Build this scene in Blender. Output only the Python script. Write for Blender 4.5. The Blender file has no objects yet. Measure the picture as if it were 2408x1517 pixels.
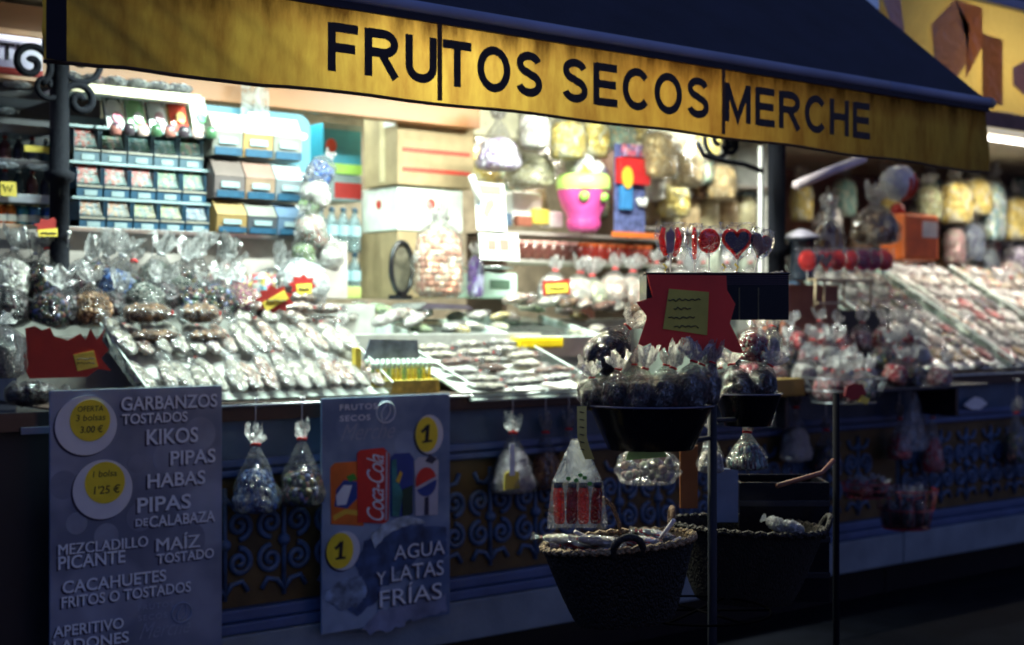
import bpy, bmesh, math, random
from mathutils import Vector, Matrix, Euler, noise
R = math.radians
rnd = random.Random(7)
C = bpy.context.scene.collection
sc = bpy.context.scene

# ------------------------------------------------------------------ camera
EYE = 1.6
F = 3344.0                      # focal length in units of a 2408 wide picture
YAW = R(38.74)
SN, CS = math.sin(YAW), math.cos(YAW)
cam = bpy.data.cameras.new('camera'); cam.lens = 50; cam.sensor_width = 36
cam.clip_end = 200; cam.shift_y = -8 / 2408
cam.dof.use_dof = True; cam.dof.focus_distance = 4.15; cam.dof.aperture_fstop = 1.9
cam.dof.aperture_blades = 7
co = bpy.data.objects.new('camera', cam); C.objects.link(co)
co.location = (0, 0, EYE); co.rotation_euler = (R(90), 0, -YAW)
sc.camera = co
sc.render.engine = 'CYCLES'
sc.view_settings.view_transform = 'Standard'; sc.view_settings.look = 'None'
sc.view_settings.exposure = 0; sc.view_settings.gamma = 1
sc.cycles.transparent_max_bounces = 16; sc.cycles.max_bounces = 7
sc.cycles.diffuse_bounces = 3; sc.cycles.glossy_bounces = 3
sc.cycles.caustics_reflective = False; sc.cycles.caustics_refractive = False
sc.cycles.sample_clamp_indirect = 4
sc.cycles.filter_width = 1.8          # the soft drawing of the old lens and film

# ------------------------------------------------------------------ dusk sky and the last of the light
SUN_EL, SUN_ROT = R(4), R(160)
w = bpy.data.worlds.new('World'); sc.world = w; w.use_nodes = True
nt = w.node_tree; bg = nt.nodes['Background']
sky = nt.nodes.new('ShaderNodeTexSky'); sky.sky_type = 'NISHITA'; sky.sun_disc = False
sky.sun_elevation = SUN_EL; sky.sun_rotation = SUN_ROT
tint = nt.nodes.new('ShaderNodeMix'); tint.data_type = 'RGBA'; tint.blend_type = 'MIX'   # mostly the deep blue of late dusk
tint.inputs[0].default_value = .93; tint.inputs[7].default_value = (.50, .80, 2.1, 1)
nt.links.new(sky.outputs[0], tint.inputs[6]); nt.links.new(tint.outputs[2], bg.inputs[0])
bg.inputs[1].default_value = 0.13
sl = bpy.data.lights.new('sun', 'SUN'); sl.energy = .02; sl.angle = R(10); sl.color = (.55, .65, 1)
so = bpy.data.objects.new('sun', sl); C.objects.link(so); so.rotation_euler = (R(60), 0, R(-20))

# ------------------------------------------------------------------ placing: a picture point and a real distance give a world point
def ray(px, py):
    a = (px - 1204) / F; b = (750 - py) / F
    return SN + CS * a, CS - SN * a, b
def at(px, py, Y):
    x, y, b = ray(px, py); t = Y / y
    return Vector((t * x, Y, EYE + t * b))
def mpp(px, Y):                  # metres per picture unit there
    return Y / ray(px, 0)[1] / F

# ------------------------------------------------------------------ materials
MC = {}
def nodes(name):
    m = bpy.data.materials.new(name); m.use_nodes = True
    t = m.node_tree; return m, t, t.nodes, t.links, t.nodes['Principled BSDF']
def mat(name, col, rough=.5, metal=0, var=.15, scale=12, bump=0, bscale=60, spec=.5, alpha=1, trans=0, coat=0):
    if name in MC: return MC[name]
    m, t, N, L, P = nodes(name)
    tc = N.new('ShaderNodeTexCoord'); nz = N.new('ShaderNodeTexNoise'); nz.inputs['Scale'].default_value = scale
    nz.inputs['Detail'].default_value = 5
    L.new(tc.outputs['Object'], nz.inputs['Vector'])
    rp = N.new('ShaderNodeValToRGB'); L.new(nz.outputs[0], rp.inputs[0])
    rp.color_ramp.elements[0].position = .3; rp.color_ramp.elements[1].position = .7
    rp.color_ramp.elements[0].color = (*[c * (1 - var) for c in col], 1)
    rp.color_ramp.elements[1].color = (*[min(1, c * (1 + var)) for c in col], 1)
    L.new(rp.outputs[0], P.inputs['Base Color'])
    P.inputs['Roughness'].default_value = rough; P.inputs['Metallic'].default_value = metal
    P.inputs['Specular IOR Level'].default_value = spec; P.inputs['Alpha'].default_value = alpha
    P.inputs['Transmission Weight'].default_value = trans; P.inputs['Coat Weight'].default_value = coat
    if bump:
        n2 = N.new('ShaderNodeTexNoise'); n2.inputs['Scale'].default_value = bscale
        L.new(tc.outputs['Object'], n2.inputs['Vector'])
        b = N.new('ShaderNodeBump'); b.inputs['Strength'].default_value = bump; b.inputs['Distance'].default_value = .01
        L.new(n2.outputs[0], b.inputs['Height']); L.new(b.outputs[0], P.inputs['Normal'])
    MC[name] = m; return m
def cells(name, pal, scale=40, rough=.35, bump=.6, stretch=(1, 1, 1), coords='Object', rand=1.0):
    """small packed pieces, each a colour of the palette"""
    if name in MC: return MC[name]
    m, t, N, L, P = nodes(name)
    tc = N.new('ShaderNodeTexCoord'); mp = N.new('ShaderNodeMapping'); mp.inputs['Scale'].default_value = stretch
    L.new(tc.outputs[coords], mp.inputs[0])
    v = N.new('ShaderNodeTexVoronoi'); v.inputs['Scale'].default_value = scale; v.inputs['Randomness'].default_value = rand
    L.new(mp.outputs[0], v.inputs['Vector'])
    sp = N.new('ShaderNodeSeparateColor'); L.new(v.outputs['Color'], sp.inputs[0])
    rp = N.new('ShaderNodeValToRGB'); rp.color_ramp.interpolation = 'CONSTANT'; L.new(sp.outputs[0], rp.inputs[0])
    e = rp.color_ramp.elements
    while len(e) < len(pal): e.new(.5)
    for i, c in enumerate(pal): e[i].position = i / len(pal)
    for i, c in enumerate(pal): e[i].color = (*c, 1)
    L.new(rp.outputs[0], P.inputs['Base Color']); P.inputs['Roughness'].default_value = rough
    b = N.new('ShaderNodeBump'); b.inputs['Strength'].default_value = bump; b.inputs['Distance'].default_value = .02
    b.invert = True
    L.new(v.outputs['Distance'], b.inputs['Height']); L.new(b.outputs[0], P.inputs['Normal'])
    MC[name] = m; return m
def film(name, tint=(1, 1, 1), haze=.12, rough=.12, scale=9, spark=.12, back=.45):
    """crinkled clear wrapper"""
    if name in MC: return MC[name]
    m, t, N, L, P = nodes(name); N.remove(P); out = N['Material Output']
    tc = N.new('ShaderNodeTexCoord'); nz = N.new('ShaderNodeTexNoise'); nz.inputs['Scale'].default_value = scale
    nz.inputs['Detail'].default_value = 4; nz.inputs['Distortion'].default_value = 1.5
    L.new(tc.outputs['Object'], nz.inputs['Vector'])
    b = N.new('ShaderNodeBump'); b.inputs['Strength'].default_value = .9; b.inputs['Distance'].default_value = .06
    L.new(nz.outputs[0], b.inputs['Height'])
    g = N.new('ShaderNodeBsdfGlossy'); g.inputs['Roughness'].default_value = rough; L.new(b.outputs[0], g.inputs['Normal'])
    g.inputs[0].default_value = (.95, .96, 1, 1)
    d = N.new('ShaderNodeBsdfDiffuse'); d.inputs[0].default_value = (.85 * tint[0], .85 * tint[1], .85 * tint[2], 1); L.new(b.outputs[0], d.inputs['Normal'])
    tl = N.new('ShaderNodeBsdfTranslucent'); tl.inputs[0].default_value = d.inputs[0].default_value
    dm = N.new('ShaderNodeMixShader'); dm.inputs[0].default_value = back; L.new(d.outputs[0], dm.inputs[1]); L.new(tl.outputs[0], dm.inputs[2])
    tr = N.new('ShaderNodeBsdfTransparent'); tr.inputs[0].default_value = (*tint, 1)
    a = N.new('ShaderNodeMixShader'); L.new(tr.outputs[0], a.inputs[1]); L.new(dm.outputs[0], a.inputs[2])
    cr = N.new('ShaderNodeMapRange'); cr.inputs[1].default_value = .35; cr.inputs[2].default_value = .75
    cr.inputs[3].default_value = haze * .35; cr.inputs[4].default_value = haze * 2
    L.new(nz.outputs[0], cr.inputs[0]); L.new(cr.outputs[0], a.inputs[0])
    lw = N.new('ShaderNodeLayerWeight'); lw.inputs[0].default_value = spark; L.new(b.outputs[0], lw.inputs['Normal'])
    f = N.new('ShaderNodeMixShader'); L.new(lw.outputs['Fresnel'], f.inputs[0]); L.new(a.outputs[0], f.inputs[1]); L.new(g.outputs[0], f.inputs[2])
    L.new(f.outputs[0], out.inputs[0])
    MC[name] = m; return m
def emit(name, col, s):
    if name in MC: return MC[name]
    m, t, N, L, P = nodes(name)
    P.inputs['Base Color'].default_value = (*col, 1)
    P.inputs['Emission Color'].default_value = (*col, 1); P.inputs['Emission Strength'].default_value = s
    MC[name] = m; return m

# ------------------------------------------------------------------ meshes
def mesh(name, vs, fs, smooth=False):
    me = bpy.data.meshes.new(name); me.from_pydata([tuple(v) for v in vs], [], fs); me.update()
    if smooth: me.shade_smooth()
    me.materials.append(None)
    return me
def from_bm(name, bm, smooth=False):
    me = bpy.data.meshes.new(name); bm.normal_update(); bm.to_mesh(me); bm.free()
    if smooth: me.shade_smooth()
    me.materials.append(None)
    return me
def obj(name, me, m, parent=None, loc=(0, 0, 0), rot=(0, 0, 0), scale=(1, 1, 1)):
    o = bpy.data.objects.new(name, me); C.objects.link(o)
    o.material_slots[0].link = 'OBJECT'; o.material_slots[0].material = m
    if parent is not None: o.parent = parent
    o.location = loc; o.rotation_euler = rot; o.scale = scale
    return o
def tag(o, label=None, cat=None, group=None, kind=None):
    if label: o['label'] = label
    if cat: o['category'] = cat
    if group: o['group'] = group
    if kind: o['kind'] = kind
    return o
def thing(name, label, cat, loc=(0, 0, 0), rot=(0, 0, 0), group=None, scale=(1, 1, 1)):
    o = bpy.data.objects.new(name, None); C.objects.link(o); o.empty_display_size = .05
    o.location = loc; o.rotation_euler = rot; o.scale = scale
    return tag(o, label, cat, group)
def box(x0, x1, y0, y1, z0, z1, bev=.003, bm=None):
    own = bm is None
    if own: bm = bmesh.new()
    M = Matrix.Translation(((x0 + x1) / 2, (y0 + y1) / 2, (z0 + z1) / 2)) @ Matrix.Diagonal((x1 - x0, y1 - y0, z1 - z0, 1))
    g = bmesh.ops.create_cube(bm, size=1, matrix=M)
    if bev:
        es = {e for v in g['verts'] for e in v.link_edges}
        bmesh.ops.bevel(bm, geom=list(es), offset=min(bev, .2 * min(x1 - x0, y1 - y0, z1 - z0)), segments=2, affect='EDGES', profile=.6)
    if own: return from_bm('box', bm)
    return bm
def lathe(prof, n=24, ripple=None, cap=True):
    vs, fs = [], []
    for i, (r, z) in enumerate(prof):
        for k in range(n):
            a = 2 * math.pi * k / n
            rr = r * (ripple(a, z) if ripple else 1)
            vs.append((rr * math.cos(a), rr * math.sin(a), z))
    for i in range(len(prof) - 1):
        for k in range(n):
            fs.append((i * n + k, i * n + (k + 1) % n, (i + 1) * n + (k + 1) % n, (i + 1) * n + k))
    if cap:
        fs.append(tuple(range(n))[::-1]); fs.append(tuple((len(prof) - 1) * n + k for k in range(n)))
    return mesh('lathe', vs, fs, True)
def tube(pts, r, n=8, taper=None, closed=False):
    pts = [Vector(p) for p in pts]; vs, fs = [], []
    N = len(pts); up = Vector((.13, .21, 1)).normalized()
    for i, p in enumerate(pts):
        if closed: d = pts[(i + 1) % N] - pts[i - 1]
        else: d = pts[min(i + 1, N - 1)] - pts[max(i - 1, 0)]
        d.normalize(); a = d.cross(up)
        if a.length < .05: a = d.cross(Vector((1, 0, 0)))
        a.normalize(); b = d.cross(a); rr = r * (taper(i / (N - 1)) if taper else 1)
        for k in range(n):
            t = 2 * math.pi * k / n; vs.append(p + a * rr * math.cos(t) + b * rr * math.sin(t))
    for i in range(N if closed else N - 1):
        for k in range(n):
            j = (i + 1) % N
            fs.append((i * n + k, i * n + (k + 1) % n, j * n + (k + 1) % n, j * n + k))
    if not closed:
        fs.append(tuple(range(n))[::-1]); fs.append(tuple((N - 1) * n + k for k in range(n)))
    return mesh('tube', vs, fs, True)
def grid(nx, ny, fn, smooth=True):
    vs = [fn(i / nx, j / ny) for j in range(ny + 1) for i in range(nx + 1)]
    fs = [(j * (nx + 1) + i, j * (nx + 1) + i + 1, (j + 1) * (nx + 1) + i + 1, (j + 1) * (nx + 1) + i) for j in range(ny) for i in range(nx)]
    return mesh('grid', vs, fs, smooth)
def plate(pts, y0, y1):
    """outline in X,Z given real thickness along Y (y0 is the front)"""
    n = len(pts); bm = bmesh.new()
    a = [bm.verts.new((x, y0, z)) for x, z in pts]; b = [bm.verts.new((x, y1, z)) for x, z in pts]
    bm.faces.new(a); bm.faces.new(b[::-1])
    for i in range(n): bm.faces.new((a[i], b[i], b[(i + 1) % n], a[(i + 1) % n]))
    bmesh.ops.recalc_face_normals(bm, faces=bm.faces); bmesh.ops.triangulate(bm, faces=[f for f in bm.faces if len(f.verts) > 4])
    return from_bm('plate', bm)
def disc(cx, cz, rx, rz, y0, y1, n=40):
    return plate([(cx + rx * math.cos(2 * math.pi * k / n), cz + rz * math.sin(2 * math.pi * k / n)) for k in range(n)], y0, y1)
TX = {}
def text(s, bold=.02, shear=0, thick=.01, spacing=1.0):
    """writing as a mesh filling 0..1 in x and z, front at y = 0"""
    key = (s, bold, shear, spacing)
    if key in TX: return TX[key]
    cu = bpy.data.curves.new('writing', 'FONT'); cu.body = s; cu.size = 1; cu.offset = bold; cu.shear = shear
    cu.space_character = spacing; cu.resolution_u = 4
    o = bpy.data.objects.new('writing', cu); C.objects.link(o)
    dg = bpy.context.evaluated_depsgraph_get(); me = bpy.data.meshes.new_from_object(o.evaluated_get(dg))
    bpy.data.objects.remove(o)
    xs = [v.co.x for v in me.vertices]; ys = [v.co.y for v in me.vertices]
    x0, x1, y0, y1 = min(xs), max(xs), min(ys), max(ys)
    for v in me.vertices: v.co = ((v.co.x - x0) / (x1 - x0), 0, (v.co.y - y0) / (y1 - y0))
    me.materials.clear(); me.materials.append(None)
    TX[key] = me; return me
def write(s, m, parent, px0, py0, px1, cap, Y, name='lettering', bold=.02, shear=0, spacing=1.0, off=(0, 0, 0), rot=0):
    """word on the plane Y from picture x px0 to px1, baseline py0 at its start, cap height in picture units"""
    a = at(px0, py0, Y); b = at(px1, py0, Y); h = cap * mpp(px0, Y)
    return obj(name, text(s, bold, shear, spacing=spacing), m, parent, Vector((a.x, Y, a.z)) + Vector(off), (0, rot, 0), (b.x - a.x, 1, h))

ORD = ['first', 'second', 'third', 'fourth', 'fifth', 'sixth', 'seventh', 'eighth', 'ninth', 'tenth', 'eleventh', 'twelfth',
       'thirteenth', 'fourteenth', 'fifteenth', 'sixteenth', 'seventeenth', 'eighteenth', 'nineteenth', 'twentieth',
       'twenty first', 'twenty second', 'twenty third', 'twenty fourth']

# ------------------------------------------------------------------ bags: three shared shapes of wrapper, contents and tie
def interp(prof, t):
    for (a, ra), (b, rb) in zip(prof, prof[1:]):
        if t <= b: return ra + (rb - ra) * (t - a) / max(1e-6, b - a)
    return prof[-1][1]
def bag_film(seed, prof, neck, n=40, m=30):
    r = random.Random(seed); k1, k2 = r.choice([5, 6, 7]), r.choice([9, 11, 13]); p1, p2 = r.random() * 6, r.random() * 6
    vs, fs = [], []
    for i in range(m + 1):
        z = i / m; rad = interp(prof, z)
        near = max(0, 1 - abs(z - neck) / .35)
        top = max(0, (z - neck) / (1 - neck))
        for k in range(n):
            a = 2 * math.pi * k / n
            j = noise.noise(Vector((math.cos(a) * 2 + seed, math.sin(a) * 2, z * 5)))
            amp = .03 + .22 * near + .25 * top
            rr = rad * (1 + amp * (.6 * math.sin(k1 * a + p1 + z * 2) + .4 * math.sin(k2 * a + p2 - z * 3)) + .22 * j)
            fl = 1 - .55 * top
            zz = z + (top * .10 * math.sin(3 * a + p1) if z > neck else 0) + (.05 * top * r.uniform(-1, 1))
            vs.append((rr * math.cos(a), rr * fl * math.sin(a), zz))
    for i in range(m):
        for k in range(n):
            fs.append((i * n + k, i * n + (k + 1) % n, (i + 1) * n + (k + 1) % n, (i + 1) * n + k))
    fs.append(tuple(range(n))[::-1])
    return mesh('wrapper', vs, fs, True)
def bag_parts(seed, prof, neck):
    me = bag_film(seed, prof, neck); vs = [v.co.copy() for v in me.vertices]; n = 40; cut = int(neck * 30)
    b = mesh('wrapper', vs[:(cut + 1) * n], [(i * n + k, i * n + (k + 1) % n, (i + 1) * n + (k + 1) % n, (i + 1) * n + k) for i in range(cut) for k in range(n)] + [tuple(range(n))[::-1]], True)
    t = mesh('ruffle', vs[cut * n:], [(i * n + k, i * n + (k + 1) % n, (i + 1) * n + (k + 1) % n, (i + 1) * n + k) for i in range(30 - cut) for k in range(n)], True)
    return b, t
def bag_cont(seed, prof, fill, n=28, m=14, lump=.12):
    vs, fs = [], []
    r = random.Random(seed)
    for i in range(m + 1):
        t = i / m; z = .015 + fill * t
        rad = interp(prof, z) * .93 * (1 if t < .8 else math.sqrt(max(0, 1 - ((t - .8) / .2) ** 2)) * .9 + .08)
        for k in range(n):
            a = 2 * math.pi * k / n
            j = noise.noise(Vector((math.cos(a) * 4 + seed * 3, math.sin(a) * 4, z * 14)))
            rr = rad * (1 + lump * j + r.uniform(-.03, .03))
            vs.append((rr * math.cos(a), rr * math.sin(a), z + .03 * j * t))
    for i in range(m):
        for k in range(n):
            fs.append((i * n + k, i * n + (k + 1) % n, (i + 1) * n + (k + 1) % n, (i + 1) * n + k))
    fs.append(tuple(range(n))[::-1]); fs.append(tuple(m * n + k for k in range(n)))
    return mesh('contents', vs, fs, True)
ROUND = [(0, .3), (.04, .43), (.15, .5), (.35, .49), (.5, .4), (.62, .24), (.7, .1), (.73, .07), (.78, .12), (.88, .26), (1, .4)]
CONE = [(0, .34), (.03, .46), (.12, .5), (.3, .42), (.5, .3), (.68, .15), (.78, .07), (.81, .06), (.86, .12), (.93, .2), (1, .2)]
SACK = [(0, .34), (.05, .46), (.2, .5), (.5, .5), (.7, .42), (.8, .25), (.86, .12), (.9, .12), (.95, .22), (1, .3)]
STY = {}
for nm, prof, neck in (('round', ROUND, .73), ('cone', CONE, .8), ('sack', SACK, .87)):
    STY[nm] = dict(neck=neck, prof=prof, film=[bag_parts(s * 7 + 1, prof, neck) for s in range(4)], cont={})
def cont_mesh(style, fill, v, lump=.12):
    d = STY[style]['cont']; k = (round(fill, 2), v % 3, lump)
    if k not in d: d[k] = bag_cont(v % 3 + 1, STY[style]['prof'], fill, lump=lump)
    return d[k]
TIE = tube([(math.cos(a) * .085, math.sin(a) * .085, .012 * math.sin(2 * a)) for a in [2 * math.pi * k / 16 for k in range(16)]], .03, 6, closed=True)
RED = lambda: mat('red_tie', (.75, .02, .02), .4)
def bag(label, loc, w, h, cont, style='round', fill=.5, d=None, rot=(0, 0, 0), fm=None, group=None, name='candy_bag', v=None, tie=None, lump=.12, cat='bag', hang=False):
    v = rnd.randrange(12) if v is None else v
    o = thing(name, label, cat, loc, rot, group, (w, d or w * .8, h))
    S = STY[style]; zo = -1 if hang else 0
    sp_ = rnd.random() * 6.28; kz = rnd.uniform(.8, 1.12)
    obj('wrapper', S['film'][v % 4][0], fm or FILM, o, (0, 0, zo), (0, 0, sp_)); obj('ruffle', S['film'][v % 4][1], RUFF, o, (0, 0, zo + S['neck'] * (1 - kz)), (0, 0, sp_), (1, 1, kz))
    if cont is not None: obj('contents', cont_mesh(style, fill, v, lump), cont, o, (0, 0, zo))
    if tie is not False: obj('tie', TIE, tie or RED(), o, (0, 0, S['neck'] + zo), scale=(1, 1, w / h))
    return o
def pbag(label, px0, py0, px1, py1, Y, cont, **k):
    """a bag standing upright that spans this part of the picture at distance Y"""
    pc = (px0 + px1) / 2; s = mpp(pc, Y); b = at(pc, py1, Y)
    return bag(label, b, (px1 - px0) * s, (py1 - py0) * s, cont, **k)

# pillow shaped packet, lies along Y (0..1), wrapper open ruffle at the far end
def pillow_mesh(seed, sc_=1.0, ruff=True, n=20, m=22, end=1.0):
    vs, fs = [], []
    r = random.Random(seed)
    for i in range(m + 1):
        t = i / m; y = t * end
        if t < .86 or not ruff: rad = .5 * min(1, (max(0, math.sin(math.pi * min(1, t / (.86 if ruff else 1)))) ** .32)) if 0 < t < (.86 if ruff else 1) else .06
        else: rad = .06 + .3 * (t - .86) / .14
        rad *= sc_
        for k in range(n):
            a = 2 * math.pi * k / n
            j = noise.noise(Vector((math.cos(a) * 2 + seed * 5, math.sin(a) * 2, t * 9))) + .6 * noise.noise(Vector((math.cos(a) * 5 + seed * 5, math.sin(a) * 5, t * 24)))
            rr = rad * (1 + .32 * j)
            vs.append((rr * math.cos(a), y, .5 * sc_ * .0 + .5 + rr * math.sin(a) * .85))
    for i in range(m):
        for k in range(n):
            fs.append((i * n + k, (i + 1) * n + k, (i + 1) * n + (k + 1) % n, i * n + (k + 1) % n))
    fs.append(tuple(range(n))); fs.append(tuple(m * n + k for k in range(n))[::-1])
    return mesh('pillow', vs, fs, True)
PFILM = [pillow_mesh(s) for s in range(3)]; PCONT = [pillow_mesh(s + 5, .88, False, end=.8) for s in range(3)]
def packet(label, loc, w, L, cont, rot=(0, 0, 0), th=None, group=None, name='nut_packet', tie=None, fm=None, parent=None, cat='packet'):
    v = rnd.randrange(3); th = th or w
    o = thing(name, label, cat, loc, rot, group, (w, L, th))
    obj('wrapper', PFILM[v], fm or FILM2, o); obj('contents', PCONT[v], cont, o, (0, .02, 0))
    if tie is not False: obj('tie', TIE, tie or RED(), o, (0, .86, .5), (R(90), 0, 0), (1, 1, w / L))
    return o

FILM = film('clear_cellophane', haze=.07, spark=.13); FILM2 = film('clear_film_tight', haze=.11, scale=14, spark=.13)
RUFF = film('gathered_film', haze=.6, rough=.16, scale=12, spark=.14, back=.68)
FROST = film('frosted_polythene', (.93, .97, 1), haze=.5, rough=.3)
WHITE = mat('white_board', (.75, .75, .73), .5); CREAM = mat('cream_board', (.7, .66, .5), .6)
BLACK = mat('black_plastic', (.012, .012, .016), .25, spec=.6); IRON = mat('black_wrought_iron', (.008, .009, .014), .8, bump=.3, spec=.12)
STEEL = mat('brushed_steel', (.6, .62, .63), .28, 1); KRAFT = mat('corrugated_cardboard', (.32, .235, .13), .75, bump=.2)
YEL = mat('yellow_card', (.8, .62, .08), .6); REDC = mat('red_card', (.34, .014, .012), .6, var=.1)
INK = mat('black_ink', (.01, .01, .015), .6); DARKW = mat('dark_brown_wood', (.045, .022, .014), .5, bump=.2, bscale=30)
ACRY = film('clear_acrylic', (.93, .97, .95), haze=.04, rough=.03, scale=.6, spark=.1)
NUTW = cells('pale_peanuts', [(.8, .74, .62), (.86, .82, .74), (.72, .6, .45), (.85, .8, .78)], 16)
NUTP = cells('sugared_nuts', [(.75, .5, .42), (.85, .72, .62), (.6, .3, .22), (.85, .8, .72)], 15)
NUTB = cells('brown_nuts', [(.22, .1, .04), (.33, .17, .07), (.14, .06, .03), (.4, .22, .1)], 15)
DARK = cells('dark_liquorice', [(.012, .01, .014), (.03, .012, .016), (.02, .02, .03), (.05, .02, .03)], 12, .5, .3)
MIXC = cells('mixed_sweets', [(.7, .1, .1), (.8, .7, .15), (.8, .8, .75), (.15, .4, .5), (.6, .25, .4), (.85, .6, .3)], 9, .3)
DMIX = cells('dark_mixed_sweets', [(.03, .03, .05), (.1, .05, .08), (.04, .08, .05), (.2, .16, .06), (.02, .02, .03), (.3, .12, .1), (.12, .14, .3)], 10, .3)
PINKC = cells('pink_sweets', [(.65, .05, .06), (.75, .2, .2), (.8, .6, .55), (.4, .02, .04)], 10, .3)
GREENC = cells('green_sweets', [(.2, .4, .12), (.5, .6, .25), (.8, .85, .7), (.1, .25, .1)], 24, .3)
YELC = cells('yellow_crisps', [(.8, .62, .15), (.85, .72, .3), (.7, .5, .12), (.8, .75, .5)], 8, .5)
PURP = cells('purple_foil_sweets', [(.4, .33, .5), (.6, .55, .68), (.28, .2, .38), (.75, .72, .8)], 12, .3)
WHITC = cells('white_mallows', [(.85, .83, .8), (.8, .7, .72), (.86, .86, .82), (.8, .78, .68)], 22, .5)
BLUEC = cells('blue_sweets', [(.05, .12, .35), (.1, .2, .5), (.3, .35, .5), (.03, .05, .2)], 12, .3)

# ================================================================== SETTING
asph = mat('dark_wet_asphalt', (.0032, .0038, .007), .95, var=.4, scale=6, bump=.4, bscale=90, spec=.08)
o = obj('pavement', box(-25, 45, -8, 40, -.3, 0, 0), asph); tag(o, kind='structure')

PAINTB = mat('dark_blue_paint', (.045, .085, .15), .45, bump=.15, bscale=20, var=.3, scale=5)
MOULD = mat('blue_moulding_paint', (.07, .12, .27), .4, var=.25, scale=6, bump=.1)
SCROLLM = mat('pale_blue_scroll_paint', (.07, .125, .235), .5, var=.45, scale=15)
OCHRE = mat('ochre_brown_panel', (.10, .065, .02), .6, var=.35, scale=8)
PLINTH = mat('grey_blue_plinth', (.2, .26, .32), .6, var=.25, scale=4, bump=.15)
ORANGE = mat('varnished_orange_wood', (.36, .15, .055), .4, var=.15, scale=3, bump=.05)
CEIL = mat('cream_ceiling', (.6, .56, .45), .6)
NAVY = mat('navy_canvas', (.014, .017, .035), .85, var=.25, scale=5, bump=.3, bscale=150)
BACKW = mat('dark_back_wall', (.30, .26, .19), .6, var=.3)

def spiral(cx, cz, r, turns, a0, d=1, n=44, r1=.12):
    return [(cx + (r * (1 - (1 - r1) * k / n)) * math.cos(a0 + d * turns * 2 * math.pi * k / n), 0, cz + (r * (1 - (1 - r1) * k / n)) * math.sin(a0 + d * turns * 2 * math.pi * k / n)) for k in range(n + 1)]
def join(name, meshes, smooth=True):
    bm = bmesh.new()
    for m_, M in meshes:
        n0 = len(bm.verts); bm.from_mesh(m_); bm.verts.ensure_lookup_table()
        for v in bm.verts[n0:]: v.co = M @ v.co
    return from_bm(name, bm, smooth)
I4 = Matrix.Identity(4)
# a scroll ornament: four C curls round a stem with small leaves
def ornament_mesh():
    rr = .056; L = []
    for sx in (-1, 1):
        L.append((tube(spiral(sx * .062, .29, rr, 1.6, R(-90), sx), .0125, 6), I4))
        L.append((tube(spiral(sx * .062, .145, rr, 1.6, R(90), -sx), .0125, 6), I4))
        L.append((tube([(sx * .0, 0, .02), (sx * .03, 0, .06), (sx * .075, 0, .07), (sx * .1, 0, .03)], .011, 6), I4))
        L.append((tube([(sx * .0, 0, .40), (sx * .03, 0, .37), (sx * .07, 0, .38), (sx * .09, 0, .42)], .011, 6), I4))
    L.append((tube([(0, 0, .0), (0, 0, .44)], .01, 6), I4))
    bm = bmesh.new(); bmesh.ops.create_icosphere(bm, subdivisions=2, radius=.026, matrix=Matrix.Translation((0, 0, .218)))
    L.append((from_bm('s', bm, True), I4))
    return join('ornament', L)
ORN = ornament_mesh()
def facade(root, x0, x1, pan=True, cols=None):
    body, led, mo, pl = cols or (PAINTB, DARKW, MOULD, PLINTH)
    obj('counter_front', box(x0, x1, 5.04, 5.5, .46, 1.2), body, root)
    obj('counter_ledge', box(x0, x1, 5.0, 5.9, 1.2, 1.275, .004), led, root)
    obj('ledge_trim', tube([(x0, 4.992, 1.262), (x1, 4.992, 1.262)], .006, 6), STEEL, root)
    obj('toe_recess', box(x0, x1, 5.12, 5.5, 0, .19), BLACK, root)
    obj('plinth', box(x0, x1, 4.99, 5.52, .19, .365, .008), pl, root)
    obj('moulding', box(x0, x1, 5.0, 5.51, .368, .41, .01), mo, root)
    obj('moulding', box(x0, x1, 5.015, 5.515, .413, .462, .012), mo, root)
    obj('moulding', box(x0, x1, 5.0, 5.038, .985, 1.01, .008), mo, root)
    obj('moulding', box(x0, x1, 5.015, 5.037, 1.02, 1.05, .008), mo, root)
    if pan:
        obj('front_panel', box(x0 + .02, x1 - .02, 5.028, 5.036, .47, .975), OCHRE, root)
        n = int((x1 - x0) / .262)
        for i in range(n):
            obj('scroll_ornament', ORN, SCROLLM, root, (x0 + .14 + i * .262, 5.022, .5))

# the middle kiosk: counter, posts, ceiling, beam, back wall
k1 = thing('market_kiosk', 'dark blue market kiosk with scroll ornaments on its front, under the yellow lettered awning', 'kiosk', (0, 0, 0))
facade(k1, 1.93, 6.9)
obj('back_wall', box(1.2, 6.9, 7.8, 7.9, 0, 3.1), BACKW, k1)
obj('ceiling', box(1.2, 6.9, 5.6, 7.8, 3.0, 3.08), CEIL, k1)
obj('beam', box(1.9, 4.75, 6.2, 6.3, 2.645, 2.98), ORANGE, k1)
obj('beam', box(4.752, 6.9, 6.5, 6.6, 2.66, 2.98), CREAM, k1)
obj('step_shelf', box(1.95, 4.6, 5.5, 5.72, 1.276, 1.53), mat('shelf_laminate', (.35, .35, .33), .4), k1)
obj('step_shelf', box(1.95, 3.75, 5.722, 6.0, 1.276, 1.67), mat('shelf_laminate', (.35, .35, .33), .4), k1)
obj('back_counter', box(3.752, 6.6, 6.0, 7.2, 1.2, 1.6), mat('pale_green_laminate', (.45, .55, .48), .4), k1)
def post_mesh(h, r=.036):
    return lathe([(r * 1.5, 0), (r * 1.5, .05), (r, .08), (r, h * .45), (r * 1.5, h * .46), (r * 1.6, h * .49), (r, h * .5), (r, h * .93), (r * 1.7, h * .96), (r * 1.8, h)], 12)
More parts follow.
